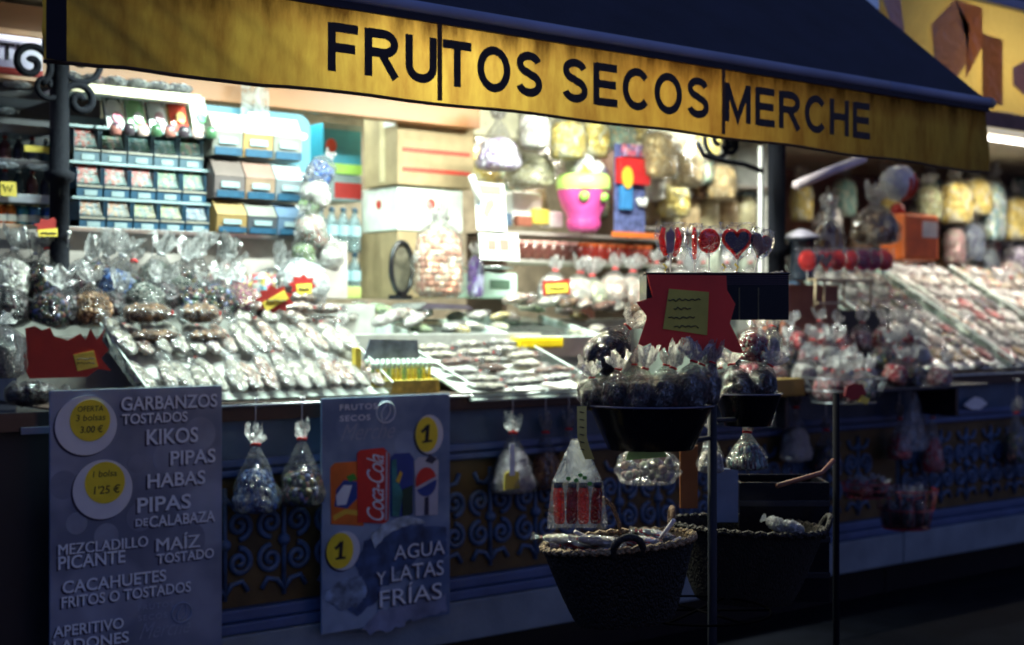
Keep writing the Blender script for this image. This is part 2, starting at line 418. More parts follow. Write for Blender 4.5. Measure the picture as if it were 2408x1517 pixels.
# wrought iron posts with curls
def iron_post(label, px, Y, z0, z1, curls, r=.036):
    b = at(px, 750, Y); t = thing('iron_post', label, 'post', (b.x, Y, z0))
    obj('shaft', post_mesh(z1 - z0, r), IRON, t)
    for (cx, cy, rp, turns, a0, d, th) in curls:
        p = at(cx, cy, Y - .02); s = mpp(cx, Y)
        obj('scroll', tube(spiral(p.x - b.x, p.z - z0, rp * s, turns, R(a0), d), th * s, 8), IRON, t, (0, -.02, 0))
    return t
iron_post('black wrought iron post with curled brackets beside the chewing gum racks', 140, 5.75, 1.68, 2.75,
          [(72, 148, 52, 1.5, -60, 1, 9), (195, 140, 64, 1.35, 170, 1, 8), (188, 236, 44, 1.5, 200, -1, 9), (110, 200, 40, 1.1, 20, -1, 7)], .04)
iron_post('thick dark iron post behind the lollipop stand, curled bracket at its top', 1826, 5.2, 1.28, 2.75,
          [(1690, 332, 48, 1.3, 160, 1, 6), (1718, 336, 26, 1.6, 200, 1, 6)], .05)
t = thing('display_upright', 'slim white aluminium upright catching light beside the thick iron post', 'upright', at(1790, 745, 5.3))
obj('profile', box(-.012, .012, -.012, .012, -.35, .95), mat('white_metal', (.8, .8, .78), .3), t)
# arch of iron under the awning
o = obj('iron_bracket', tube([at(1640, 335, 5.15), at(1655, 365, 5.15), at(1700, 378, 5.15), at(1750, 386, 5.15), at(1792, 402, 5.15)], .014, 8), IRON)
tag(o, 'bowed black iron bracket arching under the awning hem towards the thick post', 'bracket')

# ------------------------------------------------------------------ lamps: the kiosk's fluorescent tubes under the ceiling
def tube_lamp(label, x, y, z, L, power, col, rx=0, spread=180):
    t = thing('fluorescent_lamp', label, 'lamp', (x, y, z), group='fluorescent tubes under the kiosk ceilings')
    obj('tube', tube([(-L / 2, 0, 0), (L / 2, 0, 0)], .014, 10), emit('lit_tube_%d' % int(power), col, 14), t)
    obj('fitting', box(-L / 2 - .03, L / 2 + .03, -.03, .03, .022, .07), WHITE, t)
    l = bpy.data.lights.new('tube_light', 'AREA'); l.shape = 'RECTANGLE'; l.size = L; l.size_y = .05; l.energy = power; l.color = col; l.spread = R(spread)
    lo = bpy.data.objects.new('tube_light', l); C.objects.link(lo); lo.parent = t; lo.location = (0, 0, -.02); lo.rotation_euler = (rx, 0, 0)
    return t
GW = (.80, 1.0, .90)
tube_lamp('long greenish white tube lamp above the gum racks and nut trays', 3.2, 5.2, 2.95, 1.4, 98, GW, R(12), 155)
tube_lamp('bright tube lamp above the middle of the counter', 4.8, 5.2, 2.95, 1.2, 96, (.92, 1, .86), R(16), 160)
tube_lamp('tube lamp deep inside above the boxes', 4.0, 6.75, 2.95, 1.2, 30, GW)
tube_lamp('tube lamp deep inside above the hanging crisps', 5.6, 6.9, 2.9, 1.2, 50, (1, .96, .82))
tube_lamp('tube lamp above the storage jar shelves', 7.0, 6.1, 2.9, 1.0, 50, (.95, 1, .86), R(20), 160)
tube_lamp('dimmer tube lamp over the far sloping trays', 9.2, 5.6, 2.85, 1.6, 55, (1, .93, .8), R(10), 150)
def added_backlight(label, x, y, z, power, col, L=.5):  # unseen light added behind an awning so its cloth glows
    t = thing('added_backlight', label, 'lamp', (x, y, z), group='added lights brightening the awning cloths from behind')
    obj('housing', box(-L / 2, L / 2, .001, .05, -.03, .03, .004), BLACK, t); obj('lit_face', box(-L / 2 + .01, L / 2 - .01, -.004, 0, -.02, .02, 0), emit('lit_face', col, 6), t)
    l = bpy.data.lights.new('backlight_area', 'AREA'); l.shape = 'RECTANGLE'; l.size = L; l.size_y = .04; l.energy = power; l.color = col; l.spread = R(165)
    lo = bpy.data.objects.new('backlight_area', l); C.objects.link(lo); lo.parent = t; lo.location = (0, -.006, 0); lo.rotation_euler = (R(-90), 0, 0)
added_backlight('added backlight behind the FRUTOS lettering of the awning', 2.66, 4.30, 2.46, 50, (1, .97, .66))  # added for the bright patch round the lettering, fading towards both ends
added_backlight('added warm backlight behind the SECOS lettering of the awning', 3.70, 4.32, 2.46, 20, (1, .72, .38))
tube_lamp('dim lilac tube lamp over the dark drinks shelves', 1.1, 6.4, 2.75, .9, 9, (.85, .85, 1))

# ------------------------------------------------------------------ yellow awning
AY = 3.67
m, tt, N, L, P = nodes('yellow_awning_cloth'); N.remove(P)
tc = N.new('ShaderNodeTexCoord')
n1 = N.new('ShaderNodeTexNoise'); n1.inputs['Scale'].default_value = 3.5; n1.inputs['Detail'].default_value = 9; n1.inputs['Roughness'].default_value = .65
mp = N.new('ShaderNodeMapping'); mp.inputs['Scale'].default_value = (3, 1, .8)
L.new(tc.outputs['Object'], mp.inputs[0]); L.new(mp.outputs[0], n1.inputs['Vector'])
sx = N.new('ShaderNodeSeparateXYZ'); L.new(tc.outputs['Object'], sx.inputs[0])
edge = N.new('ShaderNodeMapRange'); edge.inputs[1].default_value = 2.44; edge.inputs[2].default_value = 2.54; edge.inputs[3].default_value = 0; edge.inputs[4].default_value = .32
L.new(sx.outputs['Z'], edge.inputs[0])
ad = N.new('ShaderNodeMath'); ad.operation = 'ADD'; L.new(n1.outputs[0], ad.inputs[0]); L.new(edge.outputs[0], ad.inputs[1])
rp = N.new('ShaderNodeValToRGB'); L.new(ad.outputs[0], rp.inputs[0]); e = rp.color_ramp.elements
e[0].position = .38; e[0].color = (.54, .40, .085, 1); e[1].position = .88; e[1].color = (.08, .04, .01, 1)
x_ = e.new(.62); x_.color = (.36, .22, .05, 1)
d = N.new('ShaderNodeBsdfDiffuse'); tl = N.new('ShaderNodeBsdfTranslucent'); L.new(rp.outputs[0], d.inputs[0]); L.new(rp.outputs[0], tl.inputs[0])
n3 = N.new('ShaderNodeTexNoise'); n3.inputs['Scale'].default_value = 260; L.new(tc.outputs['Object'], n3.inputs['Vector'])
bb = N.new('ShaderNodeBump'); bb.inputs['Strength'].default_value = .3; bb.inputs['Distance'].default_value = .002; L.new(n3.outputs[0], bb.inputs['Height'])
L.new(bb.outputs[0], d.inputs['Normal'])
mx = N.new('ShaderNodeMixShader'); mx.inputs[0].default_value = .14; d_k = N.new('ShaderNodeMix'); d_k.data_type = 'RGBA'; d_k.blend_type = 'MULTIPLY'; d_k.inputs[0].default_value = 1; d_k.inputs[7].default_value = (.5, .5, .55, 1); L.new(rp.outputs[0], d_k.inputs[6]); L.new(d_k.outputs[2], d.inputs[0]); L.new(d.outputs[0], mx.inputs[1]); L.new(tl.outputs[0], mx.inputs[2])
L.new(mx.outputs[0], N['Material Output'].inputs[0]); CLOTH = m

aw = thing('awning', 'yellow awning valance lettered FRUTOS SECOS MERCHE under a navy canvas roof', 'awning', (0, 0, 0))
AX0, AX1 = 1.372, 5.70
def val(u, v):
    x = AX0 + (AX1 - AX0) * u
    zb = 2.278 - .016 * u * u + .014 * math.sin(math.pi * u) + .003 * math.sin(x * 9)
    z = zb + (2.537 - zb) * v
    c = max(0, 1 - u * 3.6)           # slack creases towards the unlettered end
    y = AY + .003 * math.sin(x * 7) * (1 - v)
    y += c * (.010 * math.sin((x * 1.0 + z * 1.1) * 24) * (1 - .5 * v) + .005 * math.sin((x + z * 1.7) * 47)) + .004 * noise.noise(Vector((x * 3, z * 6, 0)))
    c2 = max(0, (u - .86) * 7)
    y += c2 * .012 * math.sin((x - z * .5) * 26)
    return (x, y, z)
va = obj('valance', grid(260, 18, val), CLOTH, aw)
LET = mat('navy_lettering_paint', (.022, .021, .026), .7, var=.3, scale=30)
# sign writer's capitals: centre lines of a broad pen in a box one unit high
def ell(cx, cy, rx, ry, a0, a1, n=22): return [(cx + rx * math.cos(R(a0 + (a1 - a0) * k / n)), cy + ry * math.sin(R(a0 + (a1 - a0) * k / n))) for k in range(n + 1)]
q = .085
GL = {'F': (.62, [[(q, 0), (q, 1)], [(q, 1 - q), (.62, 1 - q)], [(q, .5), (.56, .5)]]),
      'R': (.74, [[(q, 0), (q, 1)], [(q, 1 - q), (.40, 1 - q)] + ell(.40, .715, .235, .2, 90, -90, 14) + [(q, .515)], [(.36, .5), (.66, 0)]]),
      'U': (.70, [[(q, 1), (q, .36)] + ell(.35, .345, .265, .26, 180, 360, 18) + [(.70 - q, 1)]]),
      'T': (.66, [[(0, 1 - q), (.66, 1 - q)], [(.33, 1 - q), (.33, 0)]]),
      'O': (.80, [ell(.40, .5, .315, .42, 90, 450, 36)]),
      'S': (.66, [ell(.33, .735, .23, .185, 15, 180, 12) + ell(.33, .735, .23, .20, 180, 262, 6) + ell(.34, .275, .235, .215, 82, 0, 6) + ell(.33, .275, .245, .195, 0, -168, 14)]),
      'E': (.64, [[(q, 0), (q, 1)], [(q, 1 - q), (.63, 1 - q)], [(q, .51), (.60, .51)], [(q, q), (.64, q)]]),
      'C': (.74, [ell(.40, .5, .315, .42, 40, 320, 30)]),
      'M': (.84, [[(q, 0), (q, 1)], [(q, .97), (.42, .12), (.84 - q, .97)], [(.84 - q, 1), (.84 - q, 0)]]),
      'H': (.70, [[(q, 0), (q, 1)], [(.70 - q, 1), (.70 - q, 0)], [(q, .52), (.70 - q, .52)]])}
def capital(ch, wd, hh, pen=.195):
    w_, strokes = GL[ch]; vs, fs = [], []
    for si, st_ in enumerate(strokes):
        P = [Vector((x / w_ * wd, z * hh)) for i0, (x, z) in enumerate(st_) if not i0 or (x - st_[i0 - 1][0]) ** 2 + (z - st_[i0 - 1][1]) ** 2 > 4e-4]; hw = pen * hh / 2; b_ = len(vs)
        for i, p in enumerate(P):
            d1 = (P[i] - P[i - 1]).normalized() if i else None; d2 = (P[i + 1] - P[i]).normalized() if i < len(P) - 1 else None
            if (P[0] - P[-1]).length < 1e-6 and (i == 0 or i == len(P) - 1): d1 = (P[-1] - P[-2]).normalized(); d2 = (P[1] - P[0]).normalized()
            d_ = ((d1 or d2) + (d2 or d1)).normalized(); n_ = Vector((-d_.y, d_.x)); k = 1 / max(.5, abs(d_.dot(d1 or d2)))
            for sg in (1, -1): vs.append((p.x + n_.x * hw * k * sg, -si * .0003, p.y + n_.y * hw * k * sg))
        for i in range(len(P) - 1): a_ = b_ + 2 * i; fs.append((a_, a_ + 1, a_ + 3, a_ + 2))
    return mesh('capital', vs, fs)
for s, p0, p1 in (('FRUTOS', 767, 1272), ('SECOS', 1318, 1664), ('MERCHE', 1699, 2042)):
    a_, b_ = at(p0, 100, AY).x, at(p1, 100, AY).x; gap = .13
    tot = sum(GL[c][0] for c in s) + gap * (len(s) - 1); k = (b_ - a_) / tot; x = a_
    for c in s:
        w_ = GL[c][0] * k; obj('letter', capital(c, w_, .146), LET, aw, (x, AY - .008, 2.343)); x += w_ + gap * k
SEAM = mat('brown_seam', (.09, .045, .02), .8)
for px in (1030, 1697):
    x = at(px, 200, AY).x
    obj('seam', box(x - .009, x + .009, AY - .0105, AY - .0085, 2.293, 2.54), SEAM, aw)
obj('bottom_hem', tube([(AX0 + (AX1 - AX0) * i / 60, val(i / 60, 0)[1], val(i / 60, 0)[2] - .003) for i in range(61)], .0055, 6), mat('dark_hem', (.05, .028, .015), .8), aw)
obj('top_hem', box(AX0, AX1, AY - .012, AY + .01, 2.536, 2.56, .003), mat('dark_navy_hem', (.015, .018, .035), .8), aw)
obj('end_hem', box(AX0 - .004, AX0 + .05, AY - .034, AY - .030, 2.276, 2.54, .001), mat('end_hem_navy', (.006, .007, .014), .9), aw)
BAR = mat('blue_grey_bar', (.27, .32, .48), .45, var=.25, scale=2)
obj('front_bar', lathe([(.0205, 0), (.0205, AX1 - AX0 - .74)], 20), BAR, aw, (AX0, AY - .004, 2.578), (0, R(90), 0))
obj('front_bar', lathe([(.021, 0), (.021, .735)], 20), BAR, aw, (AX1 - .735, AY - .004, 2.578), (0, R(90), 0))
obj('end_cap', lathe([(.024, 0), (.024, .03), (.012, .034)], 16), mat('worn_pale_cap', (.35, .33, .28), .5), aw, (AX1, AY - .004, 2.578), (0, R(90), 0))
def roof(u, v):
    x = AX0 + (AX1 - AX0) * u; y = AY + .01 + 1.6 * v
    return (x, y, 2.595 + (.553 / .61) * 1.6 * v - .03 * math.sin(math.pi * v) + .004 * math.sin(x * 5) * math.sin(math.pi * v))
rf = grid(60, 14, roof); obj('canopy_cloth', rf, NAVY, aw)
obj('folding_arm', tube([(AX0 + .9, 5.3, 2.62), (AX0 + 1.3, 4.5, 2.6), (AX0 + .9, AY + .02, 2.58)], .015, 8), BAR, aw)
obj('folding_arm', tube([(AX1 - .9, 5.3, 2.66), (AX1 - 1.3, 4.5, 2.62), (AX1 - .9, AY + .02, 2.58)], .015, 8), BAR, aw)

# far awning of the next kiosk
a2 = thing('awning', 'faded ochre awning with painted picture patches, on the next kiosk beyond', 'awning', (0, 0, 0))
Y2 = 4.9
CL2 = film('faded_ochre_cloth', (.92, .66, .2), haze=3.2, rough=.7, scale=3, spark=.02, back=.5)
for i_, x_ in enumerate((7.7, 9.0)): added_backlight('added backlight behind the far ochre awning, %s the yellow awning' % ['nearer', 'farther from'][i_], x_, 5.5, 3.15, 5.5, (1, .9, .62), .8)  # unseen lights added to make the far ochre cloth look lit through
obj('valance', grid(60, 8, lambda u, v: (6.55 + 4.6 * u, Y2 + .02 * math.sin(u * 40) * (1 - v), 2.86 + .66 * v)), CL2, a2)
def patch(pts, m, dy=-.03):
    W = [at(x, y, Y2) for x, y in pts]
    return obj('painted_patch', plate([(p.x, p.z) for p in W], Y2 + dy, Y2 + dy + .004), m, a2)
patch([(2180, 60), (2235, 0), (2270, 60), (2262, 150), (2228, 200), (2190, 160)], film('lilac_brown_print', (.95, .72, .55), haze=3.2, rough=.7, scale=8, spark=.02, back=.6))
patch([(2238, 0), (2300, 20), (2300, 110), (2262, 185), (2262, 100)], film('brown_pink_print', (.95, .62, .35), haze=3.2, rough=.7, scale=8, spark=.02, back=.6))
patch([(2300, 80), (2348, 95), (2348, 250), (2300, 235)], film('brown_print', (.75, .5, .3), haze=3.2, rough=.7, scale=8, spark=.02, back=.6))
patch([(2372, 160), (2408, 140), (2440, 170), (2440, 215), (2400, 225), (2372, 200)], film('violet_print', (.7, .55, .7), haze=3.2, rough=.7, scale=8, spark=.02, back=.6))
patch([(2060, -20), (2105, -10), (2118, 90), (2090, 70)], film('dusty_lilac_print', (.9, .75, .85), haze=3.2, rough=.7, scale=8, spark=.02, back=.6))
obj('bottom_band', box(6.55, 11.15, Y2 - .012, Y2 + .012, 2.765, 2.86, .003), mat('dusty_brown_band', (.22, .13, .11), .8), a2)
obj('front_bar', box(6.55, 11.15, Y2 - .045, Y2 + .02, 3.5, 3.56, .01), BAR, a2)
obj('canopy_cloth', grid(20, 6, lambda u, v: (6.55 + 4.6 * u, Y2 + 1.4 * v, 3.56 + .9 * v)), NAVY, a2)
o = obj('light_cover', box(7.6, 9.9, 5.3, 5.4, 2.845, 2.88, .01), emit('glowing_white_cover', (.9, .9, .8), .35)); tag(o, 'long white lamp cover glowing under the far ochre awning', 'lamp')

# ------------------------------------------------------------------ right kiosk
k2 = thing('market_kiosk', 'next kiosk beyond the thick iron post, unlit blue counter front and sloping sweet trays above', 'kiosk')
facade(k2, 6.91, 14.5)
obj('back_wall', box(6.91, 14.5, 7.8, 7.9, 0, 3.1), mat('red_brown_wall', (.16, .06, .04), .6, var=.3), k2)
obj('ceiling', box(6.91, 14.5, 5.6, 7.8, 2.85, 2.92), CEIL, k2)
# ------------------------------------------------------------------ left kiosk: dark cart with drink shelves
k0 = thing('market_kiosk', 'black fronted kiosk with dark drinks shelves, beyond the slim iron post', 'kiosk')
obj('counter_front', box(-1.5, 1.92, 5.06, 5.6, 0, 1.2), mat('black_front', (.012, .013, .018), .5), k0)
obj('counter_ledge', box(-1.5, 1.92, 5.0, 5.9, 1.2, 1.27), BLACK, k0)
obj('back_wall', box(-1.5, 1.19, 6.9, 7.0, 0, 3.4), mat('dark_slate_wall', (.03, .032, .05), .5, var=.4, scale=9), k0)
obj('shelf_back', box(.9, 2.75, 6.6, 6.62, 1.6, 3.2), mat('dark_slate_wall', (.03, .032, .05), .5, var=.4, scale=9), k0)
for i, z in enumerate((1.98, 2.13, 2.28, 2.43, 2.58)):
    obj('shelf', box(.9, 2.325, 6.15, 6.6, z - .02, z, .003), mat('glass_shelf', (.25, .3, .36), .15, var=.1), k0)
    obj('shelf_lip', box(.9, 2.325, 6.135, 6.149, z - .025, z + .012, .002), mat('pale_grey_lip', (.42, .46, .55), .3) if i in (0, 1) else mat('dark_lip', (.05, .05, .07), .3), k0)
ls = thing('lettered_sign', 'lilac white sign board with big dark capitals at the top of the dark drinks kiosk', 'sign')
q0, q1 = at(-60, 130, 6.0), at(100, 130, 6.0)
obj('board', box(q0.x, q1.x, 6.0, 6.03, at(40, 160, 6.0).z, at(40, 90, 6.0).z), mat('lilac_white_board', (.55, .52, .72), .3), ls)
obj('trim', box(q0.x, q1.x, 5.98, 5.998, at(40, 84, 6.0).z, at(40, 70, 6.0).z), mat('orange_trim', (.6, .34, .18), .4), ls)
write('UTI', INK, ls, -40, 134, 46, 40, 5.995)
o = obj('red_strip', box(q0.x, q1.x, 5.99, 6.02, at(40, 176, 6.0).z, at(40, 161, 6.0).z), REDC, ls)
o = obj('reflector', box(q0.x, at(104, 90, 5.9).x, 5.9, 5.95, at(40, 92, 5.9).z, at(40, 84, 5.9).z), emit('glowing_reflector', (.9, .88, 1), 1.0)); tag(o, 'thin glowing strip lamp over the lilac sign board', 'lamp')

# ================================================================== POSTERS on the counter front
PY = 4.93
def poster_mat(name, c0, c1, blobs, bs=2.2):
    m, t, N, L, P = nodes(name); tc = N.new('ShaderNodeTexCoord')
    n = N.new('ShaderNodeTexNoise'); n.inputs['Scale'].default_value = 3.5; n.inputs['Detail'].default_value = 3; L.new(tc.outputs['Object'], n.inputs['Vector'])
    r = N.new('ShaderNodeValToRGB'); L.new(n.outputs[0], r.inputs[0]); e = r.color_ramp.elements
    e[0].position = .38; e[1].position = .64; e[0].color = (*c0, 1); e[1].color = (*c1, 1)
    v = N.new('ShaderNodeTexVoronoi'); v.inputs['Scale'].default_value = bs; L.new(tc.outputs['Object'], v.inputs['Vector'])
    r2 = N.new('ShaderNodeValToRGB'); L.new(v.outputs['Distance'], r2.inputs[0]); e = r2.color_ramp.elements
    e[0].position = .26; e[1].position = .32; e[0].color = (*blobs, 1); e[1].color = (0, 0, 0, 1)
    mx = N.new('ShaderNodeMix'); mx.data_type = 'RGBA'; mx.blend_type = 'ADD'; mx.inputs[0].default_value = 1
    L.new(r.outputs[0], mx.inputs[6]); L.new(r2.outputs[0], mx.inputs[7]); L.new(mx.outputs[2], P.inputs['Base Color'])
    P.inputs['Roughness'].default_value = .35
    return m
PB1 = poster_mat('lilac_grey_print', (.14, .18, .27), (.27, .32, .44), (.07, .08, .10))
PB2 = poster_mat('splashed_blue_print', (.09, .16, .31), (.29, .40, .57), (.05, .06, .08), 5)
PW = mat('poster_white_ink', (.78, .86, .95), .4, var=.05); PD = mat('poster_shadow_ink', (.035, .035, .07), .5)
PWH = mat('sticker_white', (.68, .72, .8), .35, var=.05); PYE = mat('sticker_yellow', (.88, .70, .03), .5, var=.1)
A = at(118, 917, PY); B = at(522, 917, PY); Cc = at(118, 1600, PY)
p1 = thing('poster', 'lilac grey snack poster listing GARBANZOS, KIKOS, PIPAS and HABAS with two price circles', 'poster', (0, 0, 0))
obj('board', box(A.x, B.x, PY, PY + .012, .30, 1.347, .004), PB1, p1)
obj('top_edge', box(A.x, B.x, PY - .002, PY + .016, 1.3485, 1.353, .001), ACRY, p1)
for s, x0, yb, x1, cap in (('GARBANZOS', 284, 966, 510, 33), ('TOSTADOS', 286, 998, 440, 25), ('KIKOS', 344, 1046, 465, 37), ('PIPAS', 400, 1094, 506, 34),
                           ('HABAS', 346, 1148, 482, 34), ('PIPAS', 322, 1206, 448, 36), ('DE', 318, 1238, 347, 18), ('CALABAZA', 350, 1240, 505, 27),
                           ('MEZCLADILLO', 136, 1306, 346, 26), ('PICANTE', 136, 1340, 294, 32), ('MAÍZ', 366, 1296, 468, 38), ('TOSTADO', 368, 1326, 502, 24),
                           ('CACAHUETES', 146, 1396, 390, 30), ('FRITOS O TOSTADOS', 144, 1430, 448, 27), ('APERITIVO', 124, 1500, 290, 27), ('LADONES', 124, 1536, 302, 28)):
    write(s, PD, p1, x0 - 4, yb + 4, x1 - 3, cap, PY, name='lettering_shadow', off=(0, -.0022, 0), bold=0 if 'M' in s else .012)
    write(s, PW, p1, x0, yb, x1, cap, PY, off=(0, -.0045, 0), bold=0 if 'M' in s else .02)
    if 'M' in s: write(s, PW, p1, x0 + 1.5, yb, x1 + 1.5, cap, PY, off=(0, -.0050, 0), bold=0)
def sticker(root, cx, cy, rx, ry, cx2, cy2, rx2, ry2, lines):
    p = at(cx, cy, PY); s = mpp(cx, PY)
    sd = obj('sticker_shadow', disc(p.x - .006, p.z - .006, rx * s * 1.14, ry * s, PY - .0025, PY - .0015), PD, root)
    b = obj('price_circle', disc(p.x, p.z, rx * s * 1.14, ry * s, PY - .006, PY - .003), PWH, root)
    q = at(cx2, cy2, PY)
    obj('yellow_dot', disc(q.x, q.z, rx2 * s * 1.14, ry2 * s, PY - .0095, PY - .0065), PYE, b)
    for (tx, x0, yb, x1, cap, bo) in lines:
        write(tx, INK, b, x0, yb, x1, cap, PY, off=(0, -.0105, 0), bold=bo, shear=.1, name='handwriting')
sticker(p1, 202, 1000, 66, 70, 210, 988, 43, 49, [('OFERTA', 180, 968, 240, 13, 0), ('3 bolsas', 176, 990, 245, 15, 0), ('3.00 €', 186, 1018, 240, 17, .01)])
sticker(p1, 241, 1150, 64, 70, 245, 1134, 43, 49, [('1 bolsa', 216, 1122, 272, 15, 0), ("1'25 €", 218, 1162, 280, 20, .01)])
def logo(root, x, y, k, w_=PW):
    """shop mark: small name, leaf in a ring, script line"""
    write('FRUTOS', w_, root, x, y, x + 88 * k, 14 * k, PY, off=(0, -.004, 0), spacing=1.15)
    write('SECOS', w_, root, x, y + 26 * k, x + 72 * k, 14 * k, PY, off=(0, -.004, 0), spacing=1.15)
    c = at(x + 108 * k, y + 4 * k, PY); s = mpp(x, PY) * k
    obj('emblem_ring', tube([(c.x + 27 * s * math.cos(a), PY - .004, c.z + 25 * s * math.sin(a)) for a in [2 * math.pi * q / 30 for q in range(30)]], .0032 * k, 6, closed=True), w_, root)
    for sgn in (-1, 1):
        obj('emblem_leaf', tube([(c.x + sgn * (3 + 9 * math.sin(v)) * s + 12 * s * (v / 3 - .5), PY - .004, c.z + (v / 3.14 - .5) * 38 * s) for v in [q * .314 for q in range(11)]], .0026 * k, 6), w_, root)
    write('Merche', mat('poster_pale_script', (.30, .36, .5), .4), root, x + 2, y + 72 * k, x + 130 * k, 40 * k, PY, off=(0, -.004, 0), bold=-.004, shear=.5)
logo(p1, 324, 1436, .95, mat('poster_dim_ink', (.3, .36, .5), .4))
for i_, (cx_, cy_, r_) in enumerate([(395, 1075, 38), (330, 1215, 34), (470, 1020, 40), (150, 1140, 34), (180, 1230, 26), (440, 1270, 46), (250, 1260, 30), (320, 1090, 22)]):
    q_ = at(cx_, cy_, PY); s_ = mpp(cx_, PY)
    obj('pale_spot', disc(q_.x, q_.z, r_ * s_, r_ * s_, PY - .0014 - i_ * .00006, PY - .0005), mat('pale_spot_%d' % (i_ % 2), [(.26, .31, .42), (.19, .23, .33)][i_ % 2], .4), p1)
p2 = thing('poster', 'drinks poster with pictured cans, AGUA Y LATAS FRÍAS and two yellow number one circles', 'poster', (0, 0, 0))
A = at(757, 937, PY); B = at(1058, 937, PY); bot = at(757, 1492, PY).z
obj('board', box(A.x, B.x, PY, PY + .012, bot, A.z, .004), PB2, p2)
obj('top_edge', box(A.x, B.x, PY - .002, PY + .016, A.z + .0015, A.z + .006, .001), ACRY, p2)
logo(p2, 798, 965, 1.0)
def quad(name, pts, m, dy, root=p2, th=.0015, jit=0):
    if jit:
        Q = []
        for i_, (a_, b_) in enumerate(zip(pts, pts[1:] + pts[:1])):
            for k_ in range(7):
                x_, y_ = a_[0] + (b_[0] - a_[0]) * k_ / 7, a_[1] + (b_[1] - a_[1]) * k_ / 7
                v_ = noise.noise_vector(Vector((x_ * .06, y_ * .06, dy * 900))); Q.append((x_ + v_.x * jit, y_ + v_.y * jit))
        pts = Q
    W = [at(x, y, PY) for x, y in pts]
    return obj(name, plate([(p.x, p.z) for p in W], PY - dy - th, PY - dy), m, root)
ORG = mat('print_orange', (.75, .17, .02), .4, var=.2); RDP = mat('print_red', (.62, .03, .02), .4, var=.1); BLP = mat('print_blue', (.02, .06, .3), .4)
GRP = mat('print_blue_green', (.03, .2, .2), .4, var=.6, scale=10); SLV = mat('print_silver', (.45, .5, .6), .3)
can1 = quad('printed_can', [(778, 1232), (776, 1100), (786, 1088), (850, 1083), (854, 1236)], ORG, .002)
quad('can_mark', [(790, 1150), (808, 1128), (838, 1132), (842, 1168), (815, 1195), (785, 1190)], BLP, .004, can1); quad('can_mark', [(788, 1165), (806, 1140), (826, 1140), (812, 1186), (790, 1188)], PW, .006, can1)
quad('can_mark', [(812, 1120), (830, 1112), (838, 1126), (820, 1132)], mat('print_green', (.05, .3, .03), .4), .006, can1)
quad('can_mark', [(782, 1212), (812, 1196), (842, 1200), (842, 1212), (812, 1208), (784, 1224)], mat('print_amber', (.8, .5, .05), .4), .004, can1)
can2 = quad('printed_can', [(839, 1228), (838, 1066), (845, 1058), (900, 1052), (914, 1066), (912, 1222), (902, 1230)], RDP, .005)
quad('can_mark', [(905, 1062), (909, 1062), (907, 1222), (903, 1222)], SLV, .008, can2)
# script reading upwards on the red can
a0 = at(900, 1222, PY); hh = at(893, 1066, PY).z - a0.z; ww = 42 * mpp(880, PY) * 1.15
obj('lettering', text('Coca-Cola', -.002, .55, spacing=.85), PW, can2, (a0.x, PY - .009, a0.z), (0, R(-90), 0), (hh, 1, ww))
can3 = quad('printed_can', [(918, 1214), (917, 1076), (926, 1066), (962, 1064), (972, 1078), (970, 1208), (958, 1214)], BLP, .003)
quad('can_mark', [(920, 1212), (919, 1082), (930, 1078), (932, 1130), (946, 1160), (936, 1214)], GRP, .006, can3); quad('can_mark', [(928, 1130), (938, 1106), (944, 1112), (936, 1136)], mat('print_amber', (.8, .5, .05), .4), .008, can3)
quad('can_mark', [(944, 1212), (944, 1150), (968, 1140), (968, 1206), (958, 1212)], mat('print_dark_green', (.01, .05, .03), .4), .006, can3)
can4 = quad('printed_can', [(976, 1212), (974, 1084), (984, 1074), (1024, 1074), (1030, 1084), (1028, 1210)], mat('print_pale', (.5, .53, .62), .35, var=.1), .003)
c = at(1000, 1132, PY); rx, rz = 26 * mpp(1000, PY) * 1.15, 34 * mpp(1000, PY)
def arc(t0, t1, f=lambda t: 0):
    return [(c.x + rx * math.cos(R(t)), c.z + rz * math.sin(R(t))) for t in range(t0, t1 + 1, 12)]
obj('globe_mark', plate(arc(18, 198) + [(c.x - .2 * rx, c.z - .05 * rz), (c.x + .3 * rx, c.z + .12 * rz)], PY - .008, PY - .006), RDP, can4)
obj('globe_mark', plate(arc(210, 366) + [(c.x + .3 * rx, c.z - .12 * rz), (c.x - .2 * rx, c.z - .32 * rz)], PY - .008, PY - .006), BLP, can4)
quad('can_mark', [(998, 1084), (1008, 1068), (1026, 1078), (1014, 1090)], PD, .006, can4); quad('can_mark', [(997, 1170), (1006, 1166), (1006, 1210), (996, 1210)], PD, .006, can4)
sticker(p2, 1008, 1021, 35, 46, 1001, 1021, 28, 41, [])
sticker(p2, 806, 1294, 40, 46, 797, 1294, 32, 42, [])
def one(cx, cy, k):
    P_ = [(-13, -8), (-8, -11), (0, -21), (8, -23), (7, -10), (5, 14), (12, 13), (14, 18), (-9, 21), (-10, 17), (-3, 15), (-1, -9), (-9, -2)]
    quad('handwriting', [(cx + x * k, cy + y * k) for x, y in P_], INK, .0105)
one(999, 1020, 1.0); one(796, 1294, 1.0)
quad('dark_swirl', [(850, 1300), (880, 1245), (960, 1225), (1050, 1250), (1050, 1300), (950, 1330), (900, 1380), (860, 1440), (780, 1430), (830, 1370)], mat('print_deep_blue', (.04, .09, .22), .4, var=.6, scale=14), .002, jit=20)
quad('splash', [(765, 1400), (800, 1360), (850, 1352), (862, 1400), (835, 1430), (790, 1425)], mat('print_ice', (.22, .32, .48), .3, var=.6, scale=22), .004, jit=12)
quad('splash', [(870, 1262), (900, 1228), (960, 1210), (1000, 1225), (940, 1240), (900, 1262), (880, 1290)], mat('print_splash', (.38, .48, .58), .3, var=.6, scale=24), .006, jit=6)
